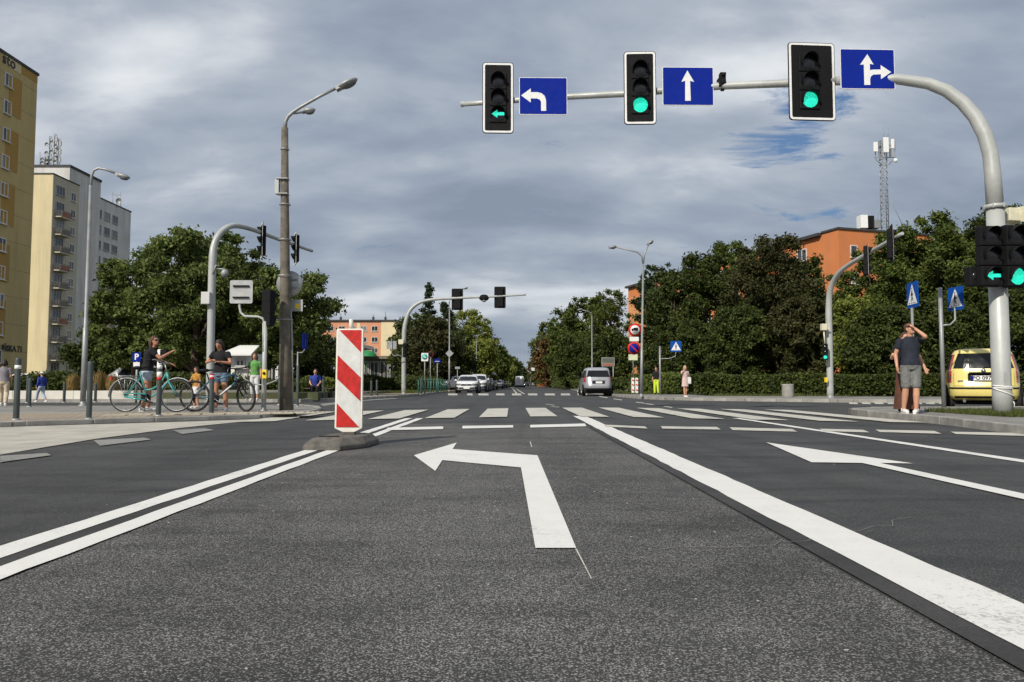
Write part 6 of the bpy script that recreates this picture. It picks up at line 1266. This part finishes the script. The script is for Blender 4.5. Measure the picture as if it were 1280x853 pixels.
def tree(label, px, Y, ytop, rpx, m, shape='oval', base=.16, n=9000, L=.34, seed=0, cl=46, trunk_r=None, group=None, cat='tree', name='leafy_tree', zb=.12, xw=None, flat=.7, droop=0, crf=.27, bl=None):
    X = xw if xw is not None else P(px, 480, Y).x; top = P(px, ytop, Y).z; Rr = rpx*Y/F; r = np.random.RandomState(seed+17)
    h = top-zb; z0 = h*base; t = thing(name, label, cat, (X, Y, zb), group)
    n = int(n*DENS(Y)); L = L*LSC(Y); cl = int(cl*1.5); f = (np.arange(cl)+r.rand(cl))/cl; env = ENV[shape](f); keep = (r.rand(cl) < (env/env.max())+.25) | (shape in ('cone', 'pine')); f = f[keep]; env = env[keep]; k = len(f); a = (np.arange(k)*2.39996+r.rand(k)*1.1)
    e = env/env.max(); CR = Rr*crf*(.35+.65*e)*(.55+.85*r.rand(k)); inn = r.rand(k) < .28
    lump = 1+.13*np.sin(a*3+seed+f*5)+.10*r.randn(k)
    rad = np.clip(e*Rr*lump-CR*.55, 0, None)*np.where(inn, .45, 1.0)
    C_ = np.c_[rad*np.cos(a), rad*np.sin(a), z0+(h-z0)*f]; C_[:, 2] = np.clip(C_[:, 2], z0+CR*.3, h-CR*.6)
    v = leafcloud(r, C_, CR, None, n, L, flat, droop)
    o = fast('crown', v, 4, m); o.parent = t
    tr = trunk_r or max(.10, h*.018); b = MB(); r2 = random.Random(seed); tw = h*.68; pts = [Vector((r2.uniform(-.03, .03)*h*.4*i/5, r2.uniform(-.03, .03)*h*.4*i/5, tw*i/5)) for i in range(6)]
    b.tube(pts, [tr*1.15, tr*.9, tr*.75, tr*.6, tr*.42, tr*.2], 9)
    ci = [i for i in range(k)]; r2.shuffle(ci)
    for i in ci[:9]:
        c = Vector(C_[i]); s_ = min(4, max(1, int(c.z/tw*5*.65))); p = pts[s_]; mid = p.lerp(c, .5)+Vector((0, 0, (c-p).length*.12)); b.tube([p, mid, c], [tr*.45, tr*.28, tr*.1], 6)
    o = b.build('trunk', M_['trunk']); o.parent = t; return t
# left group in front of the towers
AIL = dict(shape='spread', crf=.165, flat=.45, droop=.7, base=.22)
tree('broad feathery green tree behind the left curved mast', 243, 38, 289, 92, L_FEA, n=30000, L=.36, seed=1, cl=85, trunk_r=.24, **AIL)
tree('feathery green tree leaning towards the pale tower', 168, 41, 325, 58, L_FEA, n=16000, L=.36, seed=2, cl=55, trunk_r=.17, **AIL)
tree('feathery green tree right of the concrete lamp post', 354, 37, 338, 58, L_FEA, n=17000, L=.34, seed=3, cl=60, trunk_r=.16, shape='spread', crf=.22, flat=.5, droop=.5, base=.28)
tree('dark tree filling the gap between the left trees', 300, 44, 330, 62, L_DARK, n=14000, L=.38, seed=4, cl=50)
tree('dark low tree behind the left parked car', 140, 50, 410, 48, L_DARK, n=8000, L=.36, seed=5, shape='round', base=.08)
tree('dark low tree behind the right woman with bicycle', 262, 46, 392, 62, L_DARK, n=9000, L=.36, seed=6, shape='round', base=.06)
tree('small dark tree beneath the feathery trees, far right of them', 392, 52, 418, 36, L_DARK, n=6000, L=.34, seed=7, shape='round', base=.1)
tree('low dark tree behind the woman with the turquoise bicycle', 200, 48, 400, 58, L_DARK, n=9000, L=.36, seed=8, shape='round', base=.06)
# centre left
g = 'trees along the left roadside'
for i, (lb, px, Y, yt, rp, m, sh, n) in enumerate((
    ('tall dark spruce with a pointed tip behind the far mast', 535, 96, 353, 24, L_CON, 'cone', 9000),
    ('second dark conifer beside the pointed spruce', 557, 104, 378, 22, L_CON, 'pine', 7000),
    ('dark rounded tree directly above the far mast signal', 520, 84, 392, 30, L_DARK, 'oval', 9000),
    ('brownish green tree in front of the spruces', 540, 78, 398, 34, L_BRN, 'oval', 9000),
    ('bright green poplar like tree right of the spruces', 583, 112, 388, 27, L_LITE, 'oval', 9000),
    ('second bright green tree right of the poplar like one', 602, 122, 397, 19, L_LITE, 'oval', 7000),
    ('dark tree between the spruces and the front white car', 565, 90, 415, 30, L_DARK, 'oval', 8000),
    ('pale drooping tree above the white van', 600, 100, 425, 26, L_LITE, 'oval', 8000),
    ('mid green tree where the left row starts to recede', 617, 140, 432, 20, L_MID, 'oval', 6000),
    ('yellowish tree half way along the left row', 626, 165, 437, 17, L_LITE, 'oval', 5000),
    ('rounded green tree in the receding left row', 635, 195, 444, 15, L_MID, 'oval', 4500),
    ('dark tree near the end of the left row', 643, 235, 450, 13, L_DARK, 'oval', 4000),
    ('last small dark tree of the left row', 650, 290, 457, 11, L_DARK, 'oval', 3000),
    ('tiny tree closing the view left of the vanishing point', 655, 380, 466, 10, L_MID, 'round', 2000),
    ('dark tree behind the glazed pavilion', 508, 110, 396, 16, L_DARK, 'oval', 4000))):
    tree(lb, px, Y, yt, rp, m, sh, .05 if n > 5000 else .02, n, .46 if Y < 130 else .7, 20+i, 40, group=g, name='conifer' if m is L_CON else 'leafy_tree')
g = 'trees along the right roadside'
for i, (lb, px, Y, yt, rp, m, sh, n) in enumerate((
    ('tiny green tree right of the vanishing point', 668, 330, 458, 9, L_MID, 'round', 2000),
    ('first tree of the right row after the vanishing point', 674, 250, 446, 13, L_DARK, 'oval', 3000),
    ('rusty chestnut standing out in the right row', 690, 150, 418, 21, L_RUST, 'oval', 6000),
    ('lower rusty tree left of the main rusty chestnut', 677, 185, 436, 15, L_RUST, 'oval', 4000),
    ('tall green tree above the rusty chestnut', 687, 165, 403, 24, L_MID, 'oval', 6000),
    ('broad green tree right of the rusty chestnut', 710, 142, 386, 29, L_MID, 'oval', 7500),
    ('dark green tree behind the silver car lamp post', 735, 122, 371, 31, L_MID, 'oval', 8000),
    ('mid green tree left of the orange wall strip', 762, 110, 362, 28, L_MID, 'oval', 8000),
    ('dark low tree right above the silver car', 725, 96, 418, 34, L_DARK, 'oval', 7500),
    ('dark low tree behind the billboard', 762, 88, 415, 32, L_DARK, 'oval', 7500),
    ('dark pine right of the twin headed lamp', 823, 84, 330, 30, L_CON, 'oval', 9500),
    ('small pointed spruce peeking between the right trees', 857, 92, 322, 12, L_CON, 'cone', 5000),
    ('green tree between the pine and the pink woman', 845, 66, 338, 40, L_DARK, 'oval', 11000),
    ('full dark green tree behind the far crossing sign', 885, 62, 318, 42, L_DARK, 'oval', 12000),
    ('green tree left of the tall brownish one', 918, 64, 304, 42, L_MID, 'oval', 12000),
    ('round green tree between the tall brownish one and its left neighbour', 940, 68, 310, 34, L_DARK, 'oval', 11000),
    ('slim dark tree filling in right of the orange wall strip', 811, 86, 342, 15, L_DARK, 'oval', 5000),
    ('tall brownish tree, biggest of the right row', 965, 52, 297, 50, L_BRN, 'oval', 21000),
    ('dark green tree under the orange facade', 1008, 60, 322, 40, L_DARK, 'oval', 13000),
    ('brownish tree left of the far right bent mast', 1005, 46, 372, 40, L_BRN, 'oval', 15000),
    ('dark low tree behind the concrete bin', 925, 48, 385, 38, L_DARK, 'oval', 13000),
    ('low dark tree in front of the left crossing sign pole', 860, 54, 400, 34, L_DARK, 'oval', 10000),
    ('light green tree directly right of the bent mast', 1072, 44, 372, 36, L_LITE, 'oval', 14000),
    ('dark green tree below the phone mast', 1094, 50, 312, 42, L_MID, 'oval', 16000),
    ('full green tree between the phone mast and the crossing sign', 1135, 46, 290, 50, L_MID, 'oval', 20000),
    ('tallest full green tree right of the phone mast', 1172, 44, 268, 52, L_MID, 'oval', 22000),
    ('green tree behind the yellow car', 1212, 46, 282, 48, L_MID, 'oval', 18000),
    ('green tree behind the thick right mast', 1262, 44, 256, 54, L_DARK, 'oval', 18000),
    ('low dark tree behind the man in navy', 1110, 41, 385, 46, L_DARK, 'oval', 14000),
    ('low dark tree behind the right crossing sign', 1175, 41, 372, 50, L_DARK, 'oval', 14000),
    ('low dark tree at the right photo edge behind the yellow car', 1255, 41, 365, 54, L_DARK, 'oval', 14000),
    ('green tree just outside the right photo edge', 1330, 44, 262, 55, L_MID, 'oval', 9000))):
    tree(lb, px, Y, yt, rp, m, sh, .04, n, .34 if Y < 60 else .44 if Y < 120 else .75, 50+i, 55, group=g, name='conifer' if m is L_CON else 'leafy_tree', crf=.25)
def hedge(label, x0, y0, x1, y1, h, w, n, m, L=.13, zb=.12, seed=0, name='hedge', cat='hedge', kind=None, jag=.12):
    r = np.random.RandomState(seed); s = r.rand(n); d = np.array([x1-x0, y1-y0]); ln = np.linalg.norm(d); nx_ = np.array([-d[1], d[0]])/ln
    u = (r.rand(n)-.5)*w; z = h*(r.rand(n)**.6)*(1+jag*np.sin(s*ln*1.3+seed)*r.rand(n)); p = np.c_[x0+d[0]*s+nx_[0]*u, y0+d[1]*s+nx_[1]*u, zb+z]
    nr = r.randn(n, 3)*.7+np.array([0, -.5, .4]); nr /= np.linalg.norm(nr, axis=1)[:, None]; tv = np.cross(nr, r.randn(n, 3)); tv /= np.linalg.norm(tv, axis=1)[:, None]; bv = np.cross(nr, tv); q = L*(.6+.8*r.rand(n))[:, None]
    v = np.zeros((n, 4, 3)); v[:, 0] = p-tv*q*.5; v[:, 1] = p+bv*q*.28; v[:, 2] = p+tv*q*.5; v[:, 3] = p-bv*q*.28
    t = thing(name, label, cat, (x0, y0, zb)); v = v.reshape(-1, 3)-np.array([x0, y0, zb]); o = fast('foliage', v, 4, m); o.parent = t
    b = MB(); rr_ = random.Random(seed); 
    for i in range(int(ln/1.2)): k = (i+.5)/int(ln/1.2); b.tube([((x1-x0)*k, (y1-y0)*k, 0), ((x1-x0)*k+rr_.uniform(-.2, .2), (y1-y0)*k, h*.7)], .04, 5)
    o = b.build('stems', M_['trunk']); o.parent = t; return t
hedge('long clipped dark green hedge behind the concrete bin', XY(872, 39), 39.5, XY(1190, 36), 35.5, 1.05, 1.2, 30000, L_DARK, .16, seed=1)
hedge('clipped green hedge left of the woman in pink', XY(800, 48), 49, XY(862, 42), 42.5, 1.15, 1.3, 14000, L_MID, .17, seed=2)
hedge('dark hedge behind the yellow car', XY(1190, 35), 35.4, XY(1330, 34), 34.5, 1.05, 1.2, 12000, L_DARK, .16, seed=3)
hedge('low green bushes at the foot of the far right row', XY(700, 120), 120, XY(775, 62), 62, 1.1, 2.0, 9000, L_DARK, .28, seed=4)
hedge('dark planting behind the white planter wall', -26, 31.5, -13, 31.8, .85, 3.2, 24000, L_DARK, .15, seed=5, name='shrub_bed', cat='shrubs', jag=.35)
hedge('dark planting behind the shade-coloured planter wall', -13, 31.8, -8.6, 32.2, .8, 3.0, 9000, L_DARK, .15, seed=6, name='shrub_bed', cat='shrubs', jag=.35)
hedge('dark bushes in front of the glazed pavilion', XY(450, 70), 70, XY(512, 74), 74, 1.2, 3, 9000, L_DARK, .25, seed=7, jag=.3)
hedge('bushes around the green railing and signs', XY(512, 66), 66, XY(556, 84), 84, 1.1, 2.5, 7000, L_DARK, .25, seed=8, jag=.3)
hedge('low hedge before the low shop', XY(362, 50), 50, XY(450, 56), 56, 1.1, 2.5, 9000, L_DARK, .2, seed=9, jag=.3)
hedge('dark roadside undergrowth on the left beyond the cars', XY(568, 100), 100, XY(652, 330), 330, 1.8, 3, 9000, L_DARK, .6, seed=10, jag=.3)
hedge('dark roadside undergrowth on the right beyond the silver car', XY(676, 330), 330, XY(705, 125), 125, 2.2, 3, 9000, L_DARK, .6, seed=11, jag=.3)
def tuft(label, px, Y, ytop, wpx, m, n, group, seed, name='ornamental_grass', zb=.1, L=.3):
    X = P(px, 480, Y).x; h = P(px, ytop, Y).z-zb; rw = wpx*Y/F/2; r = np.random.RandomState(seed); t = thing(name, label, 'plant', (X, Y, zb), group)
    a = r.rand(n)*6.283; q = r.rand(n)**.5*rw; bx_ = np.c_[q*np.cos(a)*.5, q*np.sin(a)*.5, np.zeros(n)]; tp = np.c_[q*np.cos(a), q*np.sin(a), h*(.55+.5*r.rand(n))*(1-.25*(q/rw)**2)]
    wv = np.c_[np.sin(a), -np.cos(a), 0*a]*.018; md = (bx_+tp)/2+np.c_[0*a, 0*a, np.full(n, h*.12)]
    v = np.zeros((n, 4, 3)); v[:, 0] = bx_; v[:, 1] = md+wv; v[:, 2] = tp; v[:, 3] = md-wv; o = fast('blades', v.reshape(-1, 3), 4, m); o.parent = t; return t
for i, (px, yt, w, lb) in enumerate(((92, 466, 20, 'golden ornamental grass left of the slim street lamp'), (124, 463, 26, 'golden ornamental grass right of the slim street lamp'), (142, 466, 22, 'golden ornamental grass behind the turquoise bicycle rear wheel'), (108, 468, 16, 'small golden grass right behind the slim street lamp'))): tuft(lb, px, 30.2, yt, w, L_GOLD, 1300, 'golden ornamental grasses', i)
for i, (px, yt, w, lb, m) in enumerate(((72, 464, 26, 'grey green bushy plant behind the walker in blue', L_MID), (44, 468, 18, 'dark bushy plant left of the walker in blue', L_DARK), (385, 470, 16, 'light green plant beside the seated man', L_LITE), (410, 472, 14, 'yellow green plant right of the seated man', L_LITE))):
    tree(lb, px, 30.8 if px < 100 else 33, yt, w/2, m, 'round', .05, 1500, .14, 90+i, 20, .03, 'bushy plants', 'plant', 'bush', .2, crf=.4)
# undergrowth mass far behind everything (horizon tree line)
rs = np.random.RandomState(5)
def farwood(label, x0, x1, y, h, n, seed):
    r = np.random.RandomState(seed); k = 60; C_ = np.c_[x0+(x1-x0)*r.rand(k), y+r.rand(k)*20, h*(.2+.6*r.rand(k))]; CR = np.full(k, h*.35)*(.6+.6*r.rand(k)); v = leafcloud(r, C_, CR, None, n, 1.3); o = fast('distant_wood', v, 4, L_DARK); tag(o, label, 'wood', kind='stuff')
farwood('far dark wood closing the horizon left of the road', -160, -12, 300, 11, 12000, 1); farwood('far dark wood closing the horizon right of the road', 20, 220, 260, 11, 12000, 2); farwood('far wood at the end of the road', -12, 25, 520, 9, 5000, 3)
# scrub the helper properties
for o in bpy.data.objects:
    if '_o' in o: del o['_o']
